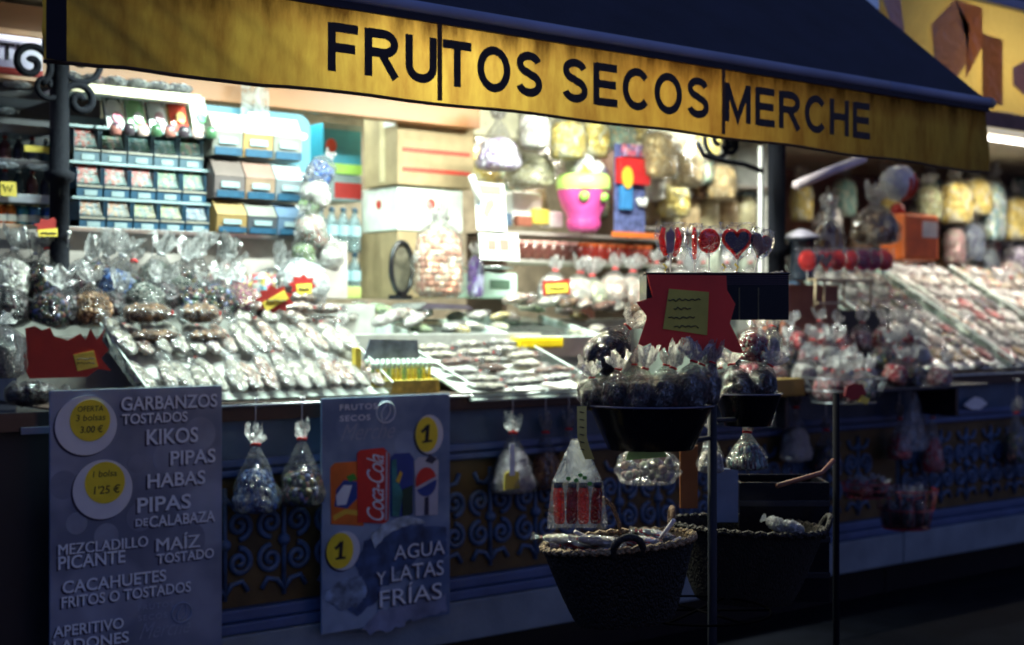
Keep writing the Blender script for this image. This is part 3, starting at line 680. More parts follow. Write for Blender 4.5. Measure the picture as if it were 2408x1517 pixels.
quad('hand_print', [(850, 1486), (880, 1440), (940, 1425), (1010, 1400), (1050, 1395), (1052, 1440), (960, 1460), (900, 1488)], mat('print_mauve', (.20, .25, .40), .4, var=.4, scale=9), .004, jit=14)
for s, x0, yb, x1, cap in (('AGUA', 924, 1316, 1043, 34), ('Y', 882, 1375, 905, 30), ('LATAS', 918, 1367, 1040, 36), ('FRÍAS', 890, 1428, 1036, 50)):
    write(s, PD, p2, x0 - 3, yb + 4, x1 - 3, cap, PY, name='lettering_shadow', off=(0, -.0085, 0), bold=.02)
    write(s, PW, p2, x0, yb, x1, cap, PY, off=(0, -.0105, 0), bold=.0)

# ------------------------------------------------------------------ bags hung on hooks below the ledge
def hook_bag(label, px0, py0, px1, py1, Y, cont, fill=.45, style='cone', fm=None, v=None, hooky=None, tie=None, lump=.12, name='hanging_bag', cat='bag'):
    o = pbag(label, px0, py0, px1, py1, Y, cont, fill=fill, style=style, fm=fm, v=v, tie=tie, lump=lump, name=name, group='bags hung below the counter ledge', cat=cat)
    pc = (px0 + px1) / 2; hy = hooky if hooky is not None else py0 - 55
    p = at(pc, py0 + 6, Y); q = at(pc, hy, Y)
    hk = thing('wire_hook', 'ball tipped wire hook of the ' + ' '.join(label.replace('partly hidden ', '').replace('hanging ', '').split()[:10]), 'hook', (0, 0, 0), group='ball tipped wire hooks')
    obj('wire', tube([p + Vector((.012, 0, -.02)), p + Vector((.014, 0, .0)), p + Vector((0, 0, .012)), q, q + Vector((0, .02, .012))], .0022, 6), STEEL, hk)
    bm = bmesh.new(); bmesh.ops.create_uvsphere(bm, u_segments=12, v_segments=8, radius=.008); obj('ball_tip', from_bm('ball', bm, True), WHITE, hk, q + Vector((0, -.012, .004)))
    return o
hook_bag('hanging cone bag of dark blue sweets between the two posters, nearer the snack poster', 540, 1004, 662, 1205, 4.93, BLUEC, .5, hooky=940, v=1)
hook_bag('hanging cone bag of dark green and coloured sweets beside the drinks poster', 650, 992, 770, 1188, 4.93, DMIX, .42, hooky=938, v=2)
hook_bag('hanging bag of pale seeds with a yellow label, just past the drinks poster', 1146, 980, 1266, 1160, 4.94, cells('pale_lilac_seeds', [(.5, .42, .5), (.35, .3, .36), (.6, .55, .6)], 40), .6, hooky=915, v=0)
hook_bag('hanging bag of brown nuts behind the yellow labelled seed bag', 1236, 982, 1330, 1150, 5.0, NUTB, .5, hooky=920, v=3)
hook_bag('partly hidden hanging bag of amber nuts next to the cola bottle bag', 1295, 975, 1380, 1140, 5.0, cells('amber_nuts', [(.4, .24, .1), (.55, .36, .15), (.3, .15, .06)], 30), .5, hooky=915, v=1)
lb = thing('bag_label', 'small yellow card label tucked in the hanging seed bag', 'label', at(1203, 1150, 4.86))
obj('card', plate([(-.045, 0), (.045, 0), (.04, .07), (0, .085), (-.04, .07)], -.002, .002), YEL, lb)
obj('shine_strip', box(-.014, .016, -.004, -.0025, .06, .2), mat('white_paper', (.78, .8, .82), .4), lb)
WT = mat('white_tie', (.8, .8, .82), .4)

# ================================================================== GOODS OF THE MIDDLE KIOSK
# ---------------------------------------------------------------- gum rack: display boxes in three tiers
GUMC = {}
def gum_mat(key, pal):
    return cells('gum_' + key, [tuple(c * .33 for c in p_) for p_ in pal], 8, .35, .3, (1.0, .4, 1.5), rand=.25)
PAL = {'red': [(.5, .06, .05), (.55, .15, .12), (.16, .3, .3), (.5, .45, .42)], 'teal': [(.04, .16, .2), (.1, .28, .3), (.05, .2, .14), (.3, .4, .4)],
       'green': [(.1, .24, .1), (.2, .34, .22), (.1, .22, .22), (.45, .3, .25)], 'orange': [(.5, .16, .06), (.42, .28, .16), (.3, .3, .26), (.2, .26, .3)],
       'lime': [(.3, .34, .08), (.15, .25, .15), (.4, .36, .2), (.1, .15, .16)], 'blue': [(.08, .15, .3), (.12, .2, .25), (.25, .3, .34), (.05, .09, .18)]}
LBLUE = mat('label_blue', (.010, .05, .095), .4, var=.3, scale=30); LWHT = mat('label_pale', (.20, .27, .29), .4)
gum_pack = grid(24, 10, lambda u, v: (u, v, .5 + .5 * v + .06 * abs(math.sin(u * 12 * math.pi)) + .05 * (1 if (v * 5) % 1 < .75 else 0)))
def gum_box(label, x, Y, z, wd, h, key, frontcol=None, dep=.14):
    o = thing('gum_display_box', label, 'display box', (x, Y, z), group='chewing gum display boxes on the rack')
    fr = frontcol or LBLUE
    hl = h * .36
    obj('carton_body', join('c', [(box(.002, wd - .002, 0, dep, 0, hl * .8), I4), (box(.002, .006, 0, dep, 0, h * .9), I4), (box(wd - .006, wd - .002, 0, dep, 0, h * .9), I4), (box(.002, wd - .002, dep - .006, dep, 0, h * .97), I4)], False), fr, o)
    obj('front_label', box(wd * .3, wd * .78, -.004, -.001, hl * .12, hl * .58, 0), LWHT, o)
    f = obj('front_rim', box(.002, wd - .002, -.006, .0, hl * .82, hl * .98, .001), mat('rim_pale', (.24, .23, .2), .4), o)
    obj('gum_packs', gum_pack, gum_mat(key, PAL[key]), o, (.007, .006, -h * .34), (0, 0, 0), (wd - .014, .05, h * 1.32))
    return o
def xz(px, py, Y): p = at(px, py, Y); return p.x, p.z
RK = thing('display_rack', 'white wire and board rack holding the rows of gum boxes, beside the slim iron post', 'rack')
x0 = at(168, 500, 5.9).x; x1 = at(712, 500, 5.9).x
rows = [(1.99, .13), (2.125, .14), (2.28, .15), (2.44, .15)]
for i, (z, h) in enumerate(rows):
    obj('shelf', box(x0, x1, 5.86 + .03 * i, 6.12, z - .012, z, .002), LWHT, RK)
obj('back_board', box(x0, x1, 6.125, 6.14, 1.99, 2.5), mat('dim_board', (.14, .2, .24), .5), RK)
obj('base_panel', box(x0 - .35, x1 + .25, 5.9, 6.12, 1.70, 1.975), mat('grey_pink_panel', (.35, .31, .29), .5), RK)
obj('front_edge', box(x0 - .4, x1 + .05, 5.845, 5.859, 1.972, 1.992, .002), STEEL, RK)
keys = [['orange', 'orange', 'lime', 'lime', 'blue'], ['red', 'red', 'red', 'green', 'green'], ['red', 'green', 'teal', 'teal', 'green']]
kn = {'orange': 'orange and grey', 'lime': 'lime green', 'blue': 'dull blue', 'red': 'red', 'teal': 'dark teal', 'green': 'pale green'}
rn = ['bottom', 'middle', 'upper']
for r in range(3):
    z, h = rows[r]
    X0 = at(178, 500, 5.9).x; X1 = at(486, 500, 5.9).x; wd = (X1 - X0) / 5
    for c in range(5):
        pos = ['next to the iron post', 'second from the iron post', 'in the centre', 'fourth from the iron post', 'farthest from the iron post'][c]
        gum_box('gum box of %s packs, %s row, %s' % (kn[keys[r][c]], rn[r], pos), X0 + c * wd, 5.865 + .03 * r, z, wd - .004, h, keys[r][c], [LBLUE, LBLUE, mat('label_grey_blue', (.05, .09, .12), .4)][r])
# right hand group: three boxes per tier
X0 = at(494, 500, 5.9).x; X1 = at(706, 500, 5.9).x; wd = (X1 - X0) / 3
GOLD = mat('label_gold', (0.211, 0.136, 0.050), .4); GREYP = mat('label_grey', (0.155, 0.155, 0.136), .4); SILB = mat('label_silver_blue', (0.087, 0.136, 0.211), .3)
def slant_box(label, x, Y, z, wd, h, top, front, strip=LBLUE, dep=.15, group='mint and sweet cartons on the gum rack'):
    o = thing('sweet_carton', label, 'carton', (x, Y, z), group=group)
    vs = [(0, 0, 0), (wd, 0, 0), (wd, dep, 0), (0, dep, 0), (0, -.01, h * .55), (wd, -.01, h * .55), (wd, .045, h), (0, .045, h)]
    obj('body', mesh('b', vs, [(0, 1, 5, 4), (1, 2, 6, 5), (2, 3, 7, 6), (3, 0, 4, 7), (0, 3, 2, 1)]), front, o)
    obj('sloping_lid', mesh('l', [(0, -.012, h * .555), (wd, -.012, h * .555), (wd, .043, h * 1.005), (0, .043, h * 1.005), (0, -.004, h * .53), (wd, -.004, h * .53), (wd, .055, h * .98), (0, .055, h * .98)], [(0, 1, 2, 3), (7, 6, 5, 4), (0, 4, 5, 1), (1, 5, 6, 2), (2, 6, 7, 3), (3, 7, 4, 0)]), top, o)
    obj('label_strip', box(.006, wd - .006, -.016, -.011, .004, h * .2, .001), strip, o)
    obj('printed_mark', box(wd * .2, wd * .8, -.015, -.012, h * .27, h * .42, .001), LWHT, o)
    return o
tops = [[GOLD, GREYP, SILB], [mat('lid_brown', (0.087, 0.062, 0.056), .4), mat('lid_rose', (0.161, 0.093, 0.074), .4), mat('lid_white_blue', (0.198, 0.248, 0.260), .35)], [mat('lid_pinkwhite', (0.384, 0.310, 0.298), .4), mat('lid_creamwhite', (0.409, 0.384, 0.310), .4), mat('lid_white', (0.397, 0.409, 0.397), .4)]]
fronts = [[GOLD, mat('front_dark_white', (0.050, 0.056, 0.068), .4), SILB], [mat('front_grey_brown', (0.099, 0.081, 0.081), .4), mat('front_tan', (0.186, 0.124, 0.087), .4), mat('front_grey', (0.124, 0.136, 0.149), .4)], [GREYP, mat('front_orange_cream', (0.260, 0.161, 0.062), .4), GREYP]]
tn = [['gold', 'black and white', 'silver blue'], ['dark brown topped', 'rose and tan', 'pale blue topped'], ['pinkish white topped', 'cream topped with orange front', 'bright white topped']]
for r, (z, h) in enumerate([(1.99, .15), (2.15, .18), (2.345, .20)]):
    for c in range(3):
        slant_box('%s sweet carton on the %s tier of the rack' % (tn[r][c], ['lowest', 'middle', 'top'][r]), X0 + c * wd, 5.84 + .02 * r, z, wd - .006, h, tops[r][c], fronts[r][c])
# peaked magazines or packets leaning in the upper row
mg = [((.75, .8, .76), (.05, .06, .06), 'white and black'), ((.3, .6, .3), (.5, .55, .5), 'leaf green'), ((.7, .74, .76), (.04, .05, .08), 'silver and dark'), ((.65, .07, .04), (.6, .25, .05), 'bright red'), ((.78, .8, .72), (.12, .2, .1), 'white and dark green')]
for i, (a, b_, nm) in enumerate(mg):
    px = 255 + i * 50; p = at(px, 306, 5.95); s = mpp(px, 5.95)
    o = thing('sweet_pouch', '%s pouch leaning in the row above the gum boxes' % nm, 'pouch', p, (R(-18), 0, R(6)), 'pouches leaning above the gum boxes')
    obj('pouch', grid(8, 8, lambda u, v: (u * 46 * s, .012 * math.sin(u * 3.14) * math.sin(v * 3.14) * -1.5, v * 88 * s)), mat('pouch%d' % i, a, .25, var=.3), o)
    obj('back_fold', box(0, 46 * s, .002, .02, 0, 88 * s), mat('pouchb%d' % i, b_, .3), o)
    obj('head_print', box(4 * s, 42 * s, -.004, .0, 56 * s, 84 * s, .001), mat('pouchb%d' % i, b_, .3), o)
    obj('mark', disc(22 * s, 30 * s, 12 * s, 14 * s, -.024, -.02, 14), mat('pouchm%d' % i, ((.7, .2, .3), (.9, .9, .9), (.5, .3, .35), (.9, .6, .2), (.2, .6, .3))[i], .3), o)
obj('shelf', box(at(230, 310, 5.9).x, at(498, 310, 5.9).x, 5.92, 6.1, 2.425, 2.437), LWHT, RK)
for i in range(8):
    px = 272 + i * 32
    o = obj('boiled_sweet_tub', lathe([(.016, 0), (.024, .005), (.026, .03), (.02, .05), (.01, .055)], 14), [DMIX, mat('tub_dark', (.05, .04, .05), .2), PINKC, mat('tub_green', (.05, .12, .06), .2)][i % 4], None, at(px, 318 + i * 1.2, 5.86))
    tag(o, '%s small dark tub in the line below the leaning pouches, counted from the iron post' % ORD[i], 'tub', 'small tubs below the leaning pouches')
# topmost white packages
t = thing('top_shelf', 'white glowing top shelf tray over the gum rack, tucked under the awning', 'shelf', at(150, 206, 5.85))
xa, xb = at(150, 200, 5.85).x, at(470, 200, 5.85).x
obj('tray', box(0, xb - xa, 0, .24, 0, .012), WHITE, t); obj('front_edge', box(0, xb - xa, -.012, -.001, -.012, .028), mat('cream_edge', (.7, .62, .42), .4), t)
for i in range(6):
    c = [(.85, .85, .85), (.8, .3, .25), (.84, .86, .88), (.5, .6, .5), (.86, .84, .8), (.7, .75, .85)][i]
    x = i * (xb - xa) / 6
    o = packet('%s white and coloured packet lying on the glowing top shelf, counted from the iron post' % ORD[i], Vector((xa + x + .045, 5.84, at(150, 196, 5.85).z)), .085, .2, cells('toppack%d' % i, [c, (.85, .85, .83), (.1, .12, .25), (.85, .85, .83)], 14), rot=(R(8), 0, R(-8 + i * 3)), th=.06, group='packets on the top shelf', tie=False)
# pale blue rounded panel behind
bx0, bx1 = at(462, 300, 6.15).x, at(730, 300, 6.15).x; bz0, bz1 = at(600, 430, 6.15).z, at(600, 258, 6.15).z
t = thing('rounded_sign', 'pale blue panel with a rounded corner behind the sweet cartons', 'sign')
pts = [(bx0, bz0), (bx1, bz0), (bx1, bz1 - .06)] + [(bx1 - .07 + .07 * math.cos(R(a)), bz1 - .07 + .07 * math.sin(R(a))) for a in (10, 30, 50, 70, 90)] + [(bx0, bz1)]
obj('panel', plate(pts, 6.15, 6.17), mat('pale_blue_panel', (0.081, 0.236, 0.322), .35, var=.08), t)
write('video', mat('panel_ink', (.55, .62, .6), .4), t, 622, 322, 722, 26, 6.15, off=(0, -.004, 0), shear=.2)
o = obj('hanging_pouch', grid(8, 8, lambda u, v: ((u - .5) * .15, -.02 * math.sin(u * 3.14) * math.sin(v * 3.14), v * .17)), film('grey_pouch', (.8, .85, .85), haze=.6), None, at(600, 272, 6.1)); tag(o, 'grey clear pouch hanging from the orange beam over the pale blue panel', 'pouch')
o = obj('note_card', box(-.055, .055, 0, .004, 0, .11), CREAM, None, at(608, 320, 6.0)); tag(o, 'plain cream card standing in front of the pale blue panel', 'card')
# sparkling packets hanging at the rack's end
for i, (x_, y_, w_, h_, m_, tl_) in enumerate([(735, 400, 70, 75, BLUEC, 25), (752, 445, 74, 80, WHITC, -30), (716, 470, 56, 60, GREENC, 35), (740, 535, 80, 90, cells('reddish_wraps', [(.6, .3, .25), (.8, .75, .7), (.4, .5, .4)], 20), -25), (764, 600, 70, 60, WHITC, 15), (720, 590, 60, 70, GREENC, -20)]):
    s = mpp(x_, 5.75); p = at(x_, y_, 5.75)
    bag('%s shiny packet, counted downwards, of the glittering bunch ending the gum rack' % ORD[i], p + Vector((0, 0, -h_ * s / 2)), w_ * s, h_ * s * 1.2, m_, style='sack', fill=.7, rot=(R(15), R(tl_), 0), group='glittering packets at the end of the rack', tie=False, fm=FILM2)

# ---------------------------------------------------------------- cartons, water bottles
def carton(label, name, px0, py0, px1, py1, Y, dep, m, cat='box', bev=.006):
    a = at(px0, py1, Y); b = at(px1, py1, Y); h = (py1 - py0) * mpp(px0, Y)
    o = thing(name, label, cat, a)
    o['w'] = b.x - a.x; o['h'] = h
    obj('carton', box(0, b.x - a.x, 0, dep, 0, h, bev), m, o)
    return o, b.x - a.x, h
o, W_, H_ = carton('big brown cardboard box with two red bands on its front, top of the stack', 'cardboard_box', 935, 246, 1115, 432, 6.3, .33, KRAFT)
for zf in (.17, .42): obj('red_band', box(.03, W_ - .03, -.003, -.001, H_ * zf, H_ * zf + .022, 0), mat('red_print', (.5, .05, .03), .6), o)
obj('tape', box(-.002, .001, .12, .17, .02, H_ + .003, 0), mat('clear_tape', (.55, .45, .28), .3), o)
obj('paper_label', box(-.004, -.002, .02, .13, H_ * .74, H_ * .93, 0), mat('white_paper', (.78, .8, .82), .4), o)
for r in range(3):
    obj('print_line', box(.06, W_ - .08, -.002, -.001, H_ * (.60 + r * .11), H_ * (.60 + r * .11) + .025, 0), mat('faint_brown_print', (.34, .24, .13), .7), o)
o, W_, H_ = carton('white box with small red marks, under the big brown cardboard box', 'white_box', 935, 436, 1088, 540, 6.33, .36, mat('white_box_board', (.68, .72, .66), .5))
obj('red_mark', disc(W_ * .5, H_ * .62, .03, .03, -.003, -.001, 10), mat('red_print', (.5, .05, .03), .6), o)
p = obj('red_mark', disc(0, 0, .025, .025, -.003, -.001, 10), mat('red_print', (.5, .05, .03), .6), o, (-.001, .18, H_ * .62), (0, 0, R(-90)))
carton('tan cardboard box at the foot of the stack, partly behind the beaded bag', 'cardboard_box', 935, 542, 1060, 700, 6.34, .38, KRAFT)
o, W_, H_ = carton('teal and green box with a red spot beside the big cardboard box', 'printed_box', 760, 288, 850, 405, 6.7, .3, mat('teal_board', (.03, .25, .36), .4))
obj('green_band', box(-.002, W_ + .002, -.003, -.001, .0, .055, 0), mat('green_band', (.3, .55, .1), .5), o); obj('white_band', box(-.002, W_ + .002, -.003, -.001, H_ - .03, H_, 0), LWHT, o)
obj('red_spot', disc(W_ * .2, H_ * .55, .035, .04, -.004, -.001, 10), mat('red_print', (.5, .05, .03), .6), o)
obj('side_band', box(-.004, -.002, 0, .3, 0, .055, 0), mat('green_band', (.3, .55, .1), .5), o)
o, W_, H_ = carton('white box with a red panel under the teal box', 'printed_box', 770, 408, 850, 470, 6.7, .3, LWHT)
obj('red_panel', box(W_ * .2, W_, -.003, -.001, H_ * .1, H_ * .7, 0), REDC, o)
def bottle_mesh(h, r):
    return lathe([(r * .8, 0), (r, .01), (r, h * .3), (r * .9, h * .34), (r, h * .38), (r, h * .62), (r * .75, h * .78), (r * .35, h * .88), (r * .33, h * .93), (r * .4, h * .935), (r * .4, h), (r * .1, h)], 14)
BTL = bottle_mesh(.23, .033); BT = film('bottle_plastic', (.75, .88, .92), haze=.3, rough=.08, spark=.2)
CAP = lathe([(.014, 0), (.014, .018)], 12)
for row, (zz) in enumerate((1.72, 1.96)):
    for r in range(2):
        for c in range(4):
            b = at(790, 700, 6.5 + r * .09)
            o = thing('water_bottle', '%s water bottle from the brown boxes, %s row of the %s pack' % (ORD[3 - c], ['front', 'rear'][r], ['lower', 'upper'][row]), 'bottle', (b.x - .1 + c * .072, 6.5 + r * .08, zz), group='water bottles stacked beside the boxes')
            obj('bottle', BTL, BT, o); obj('cap', CAP, LBLUE, o, (0, 0, .218)); obj('label', lathe([(.0338, .085), (.0338, .14)], 14, cap=False), mat('bottle_label', (.3, .45, .5), .4), o)
carton('low green and yellow crate under the water bottles', 'crate', 742, 672, 850, 700, 6.45, .3, mat('green_yellow_crate', (.35, .4, .12), .5), 'crate')
# fan or round dark grille
t = thing('oval_grille', 'dark oval metal grille half hidden by the bag of red and white pieces', 'grille', at(945, 630, 6.15), (0, 0, R(15)))
obj('rim', tube([(.085 * math.cos(a), 0, .135 * math.sin(a)) for a in [2 * math.pi * k / 30 for k in range(30)]], .014, 8, closed=True), BLACK, t)
obj('face', disc(0, 0, .08, .13, .004, .012, 24), mat('dim_grille', (.16, .14, .10), .6, var=.6, scale=18, bump=.6, bscale=90), t)
obj('stand_foot', box(-.05, .05, -.03, .05, -.165, -.14), BLACK, t)
# big clear bag with rows of nougat pieces
pbag('large clear bag of red and white pieces in rows, before the cardboard boxes', 962, 490, 1102, 700, 6.0, cells('nougat_rows', [(.62, .3, .2), (.8, .72, .6), (.45, .2, .14), (.75, .55, .4)], 9, .5, .8, (1.3, 1, 1.6), rand=.15), style='sack', fill=.78, v=1, tie=False, d=.14, name='sweet_bag')
# purple ribbon + pale scale on the back counter
o = pbag('violet paper bag beside the pale green scale', 1096, 580, 1140, 700, 6.1, cells('violet_paper', [(.2, .08, .5), (.3, .15, .6), (.5, .5, .75)], 6), style='sack', fill=.8, tie=False)
t = thing('shop_scale', 'pale green weighing scale on the back counter behind the glass trays', 'scale', at(1175, 700, 6.2))
obj('body', box(-.13, .13, 0, .25, 0, .14, .015), mat('pale_green_plastic', (.5, .68, .6), .35), t); obj('pan', lathe([(.05, .15), (.15, .165), (.155, .175)], 24), STEEL, t, (0, .12, 0)); obj('display', box(-.07, .07, -.006, -.002, .05, .1), mat('green_display', (.08, .14, .1), .2), t)
obj('column', box(-.02, .02, .1, .14, .14, .155, .002), STEEL, t)

# cards on the rail
def card(label, px0, py0, px1, py1, Y, m, prints, name='price_card', cat='card', rz=0):
    a = at(px0, py1, Y); b = at(px1, py1, Y); h = (py1 - py0) * mpp(px0, Y); W = b.x - a.x
    o = thing(name, label, cat, a, (R(-6), 0, R(rz)))
    obj('card', box(0, W, 0, .004, 0, h, .001), m, o)
    for (u0, v0, u1, v1, mm) in prints: obj('print', box(u0 * W, u1 * W, -.002, -.0005, v0 * h, v1 * h, 0), mm, o)
    return o
RO = mat('orange_red_print', (.75, .2, .1), .5); BRN = mat('chocolate_print', (.4, .15, .12), .5); PBL = mat('pale_blue_print', (.5, .62, .8), .5)
o = card('white card with an orange heading and chocolate bar picture, by the big cardboard box', 1122, 425, 1192, 540, 6.0, WHITE, [(.1, .74, .9, .95, RO), (.05, .1, .95, .68, PBL), (.7, .12, .8, .2, BLP)])
obj('picture', plate([(.04, .09), (.07, .06), (.13, .14), (.12, .18), (.07, .16)], -.006, -.003), BRN, o)
o = obj('paper_roll', tube([(0, 0, 0), (.06, 0, -.14)], .018, 10), WHITE, None, at(1108, 412, 6.0)); tag(o, 'white rolled paper leaning beside the chocolate bar card', 'paper roll')
card('white card with a brown mug picture, below the chocolate bar card', 1130, 545, 1222, 610, 6.0, mat('card_grey_white', (.68, .7, .68), .5), [(.2, .35, .42, .75, BRN), (.5, .35, .75, .78, BRN), (.1, .05, .9, .15, PBL)])
# shelf across the back with small packs
t = thing('wall_shelf', 'back shelf carrying small boxes and the pink skull bucket', 'shelf')
a, b = at(1170, 545, 6.45), at(1590, 545, 6.45)
obj('board', box(a.x, b.x, 6.4, 6.75, 2.09, 2.11), mat('grey_shelf', (.4, .36, .33), .5), t); obj('board', box(a.x, b.x, 6.4, 6.75, 1.93, 1.95), mat('grey_shelf', (.4, .36, .33), .5), t)
obj('support', box(a.x, a.x + .03, 6.4, 6.75, 1.6, 2.11), DARKW, t); obj('support', box(b.x - .03, b.x, 6.4, 6.75, 1.6, 2.11), DARKW, t)
carton('plain white rounded box on the back shelf behind the chocolate card', 'white_box', 1206, 448, 1276, 518, 6.45, .15, WHITE, bev=.02)
carton('yellow sweet box next to the plain white rounded box', 'yellow_box', 1256, 490, 1292, 524, 6.42, .1, YEL)
carton('small white box between the yellow sweet box and the pink skull', 'white_box', 1294, 497, 1324, 532, 6.42, .1, WHITE)
carton('grey blue packet under the plain white rounded box', 'grey_box', 1186, 500, 1204, 530, 6.42, .1, SILB)
carton('brown and red sweet box below the plain white rounded box', 'brown_box', 1218, 506, 1252, 530, 6.40, .04, mat('brown_red_board', (.3, .1, .06), .5))
# jars with bright lids
JAR = lathe([(.03, 0), (.036, .006), (.036, .075), (.03, .085), (.03, .09)], 16); LID = lathe([(.034, 0), (.036, .003), (.036, .016), (.03, .02), (.0, .021)], 16)
for i in range(16):
    p = at(1196 + i * 22, 596, 6.4)
    o = thing('sweet_jar', '%s small jar in the row under the back shelf, counted from the mug card' % ORD[i], 'jar', (p.x, 6.42, 1.951), group='small jars in a row under the back shelf')
    obj('glass', JAR, mat('jar_dark_contents', (.14, .05, .04), .12, var=.5, scale=25) if i < 8 else mat('jar_red_contents', (.35, .03, .02), .15, var=.5, scale=25), o)
    obj('lid', LID, mat('pinkish_lid', (.75, .4, .36), .25) if i < 8 else mat('orange_lid', (.7, .14, .03), .3), o, (0, 0, .088))
# pink skull bucket
t = thing('skull_bucket', 'pink skull shaped sweet bucket with lime green rim and green eyes, full of white sweets', 'bucket', at(1372, 545, 6.2), (0, 0, R(-12)))
s = mpp(1372, 6.2)
def skull(z, a):
    return 1 + .0 * z
prof = [(.0, .0), (32 * s, 2 * s), (38 * s, 10 * s), (38 * s, 30 * s), (42 * s, 42 * s), (52 * s, 60 * s), (60 * s, 85 * s), (61 * s, 104 * s)]
def ripf(a, z):
    r_ = 1.0
    for ea in (-90 - 28, -90 + 34):
        d_ = abs(((math.degrees(a) - ea + 180) % 360) - 180)
        if 55 * s < z < 100 * s: r_ -= .16 * math.exp(-(d_ / 16) ** 2)
    return r_
obj('shell', lathe(prof, 48, ripf, cap=False), mat('pink_plastic', (.62, .07, .30), .4, bump=.3, bscale=20), t)
obj('rim_band', lathe([(61.5 * s, 98 * s), (64 * s, 106 * s), (62 * s, 128 * s), (56 * s, 134 * s), (50 * s, 132 * s)], 48, cap=False), mat('lime_plastic', (.55, .78, .2), .35), t)
for ea in (-90 - 28, -90 + 34):
    bm = bmesh.new(); bmesh.ops.create_icosphere(bm, subdivisions=2, radius=13 * s)
    obj('eye', from_bm('eye', bm, True), mat('green_eye', (.25, .5, .08), .3), t, (52 * s * math.cos(R(ea)), 52 * s * math.sin(R(ea)), 80 * s))
obj('teeth_band', lathe([(39 * s, 12 * s), (40 * s, 20 * s), (39 * s, 28 * s)], 48, lambda a, z: 1 + .04 * math.sin(a * 18), cap=False), mat('pink_plastic_dark', (.5, .05, .22), .4), t)
for i, (dx, dz, c) in enumerate([(-30, 150, WHITE), (2, 160, mat('white_glaze', (.82, .85, .9), .2)), (28, 148, WHITE), (-12, 140, YEL), (38, 138, mat('dark_wrap', (.1, .08, .12), .3))]):
    bm = bmesh.new(); bmesh.ops.create_icosphere(bm, subdivisions=3, radius=20 * s)
    for v_ in bm.verts: v_.co *= 1 + .25 * noise.noise(v_.co * 60 + Vector((i, 0, 0)))
    obj('heaped_sweet', from_bm('sw', bm, True), c, t, (dx * s, -10 * s, dz * s))
# toy blister packs
t = thing('toy_pack', 'red and blue hanging toy pack with a yellow roundel beside the skull bucket', 'toy pack', at(1482, 545, 6.15))
s = mpp(1482, 6.15)
obj('backing_card', box(-50 * s, 48 * s, 0, .006, 0, 205 * s), mat('dark_blue_print', (.10, .12, .28), .4, var=.6, scale=30), t)
bl = obj('red_blister', box(-50 * s, 48 * s, -.05, -.001, 110 * s, 172 * s, .02), mat('glossy_red', (.62, .03, .03), .15), t); obj('yellow_roundel', disc(-28 * s, 125 * s, 17 * s, 26 * s, -.056, -.05, 24), mat('orange_yellow', (.85, .5, .05), .3), bl)
obj('blue_blister', box(-40 * s, -5 * s, -.04, -.001, 50 * s, 108 * s, .015), mat('glossy_blue', (.05, .22, .5), .15), t)
obj('white_hook_toy', tube([(18 * s, -.02, 80 * s), (22 * s, -.03, 66 * s), (34 * s, -.03, 64 * s), (42 * s, -.02, 80 * s)], 7 * s, 8), WHITE, t)
obj('pink_header', box(-30 * s, 44 * s, -.03, -.001, 176 * s, 205 * s, .01), cells('pink_header_print', [(.6, .12, .2), (.5, .3, .5), (.2, .15, .3), (.7, .3, .35)], 40), t)
obj('orange_foot', box(-60 * s, 90 * s, -.02, .0, -14 * s, -1 * s, .004), mat('orange_plastic', (.7, .16, .03), .35), t)
# hanging bags under the beam
for i, (x0_, y0_, x1_, y1_, Y_, m_, nm, st) in enumerate([
    (1112, 250, 1232, 400, 6.0, PURP, 'lilac foil sweets', 'cone'), (1215, 230, 1300, 350, 6.05, WHITC, 'cream white mallows', 'sack'),
    (1180, 330, 1310, 440, 6.3, cells('pale_olive_snack', [(.5, .48, .32), (.62, .6, .46), (.4, .36, .22)], 22), 'pale olive snacks', 'sack'),
    (1285, 250, 1385, 375, 6.1, YELC, 'yellow crisps', 'sack'), (1350, 245, 1440, 372, 6.2, YELC, 'yellow puffed snacks', 'sack'),
    (1300, 300, 1390, 400, 6.55, NUTW, 'pale seeds, rear of the row', 'sack'), (1600, 330, 1700, 470, 6.7, NUTB, 'brown puffs, low at the rear', 'sack'), (1440, 230, 1530, 330, 6.5, YELC, 'straw coloured sticks, rear of the row', 'sack'), (1530, 250, 1610, 330, 6.6, WHITC, 'white puffs, rear of the row', 'sack'), (1410, 265, 1500, 350, 6.3, cells('aqua_green_wraps', [(.4, .65, .55), (.75, .8, .6), (.2, .5, .45), (.8, .6, .3)], 24), 'aqua and green wraps', 'sack'),
    (1500, 270, 1600, 420, 6.1, cells('tan_crisps', [(.6, .42, .2), (.72, .58, .34), (.5, .34, .15)], 20), 'tan crisps', 'sack'),
    (1560, 290, 1660, 440, 6.3, cells('tan_crisps', [(.6, .42, .2), (.72, .58, .34), (.5, .34, .15)], 20), 'tan crisps, partly behind the iron bracket', 'sack'),
    (1620, 270, 1700, 370, 6.5, YELC, 'pale yellow snacks', 'sack')]):
    pbag('bag of %s hanging high under the kiosk beam' % nm, x0_, y0_, x1_, y1_, Y_, m_, style=st, fill=.72 if st == 'sack' else .5, group='snack bags hanging under the beam', name='snack_bag', tie=False, v=i)
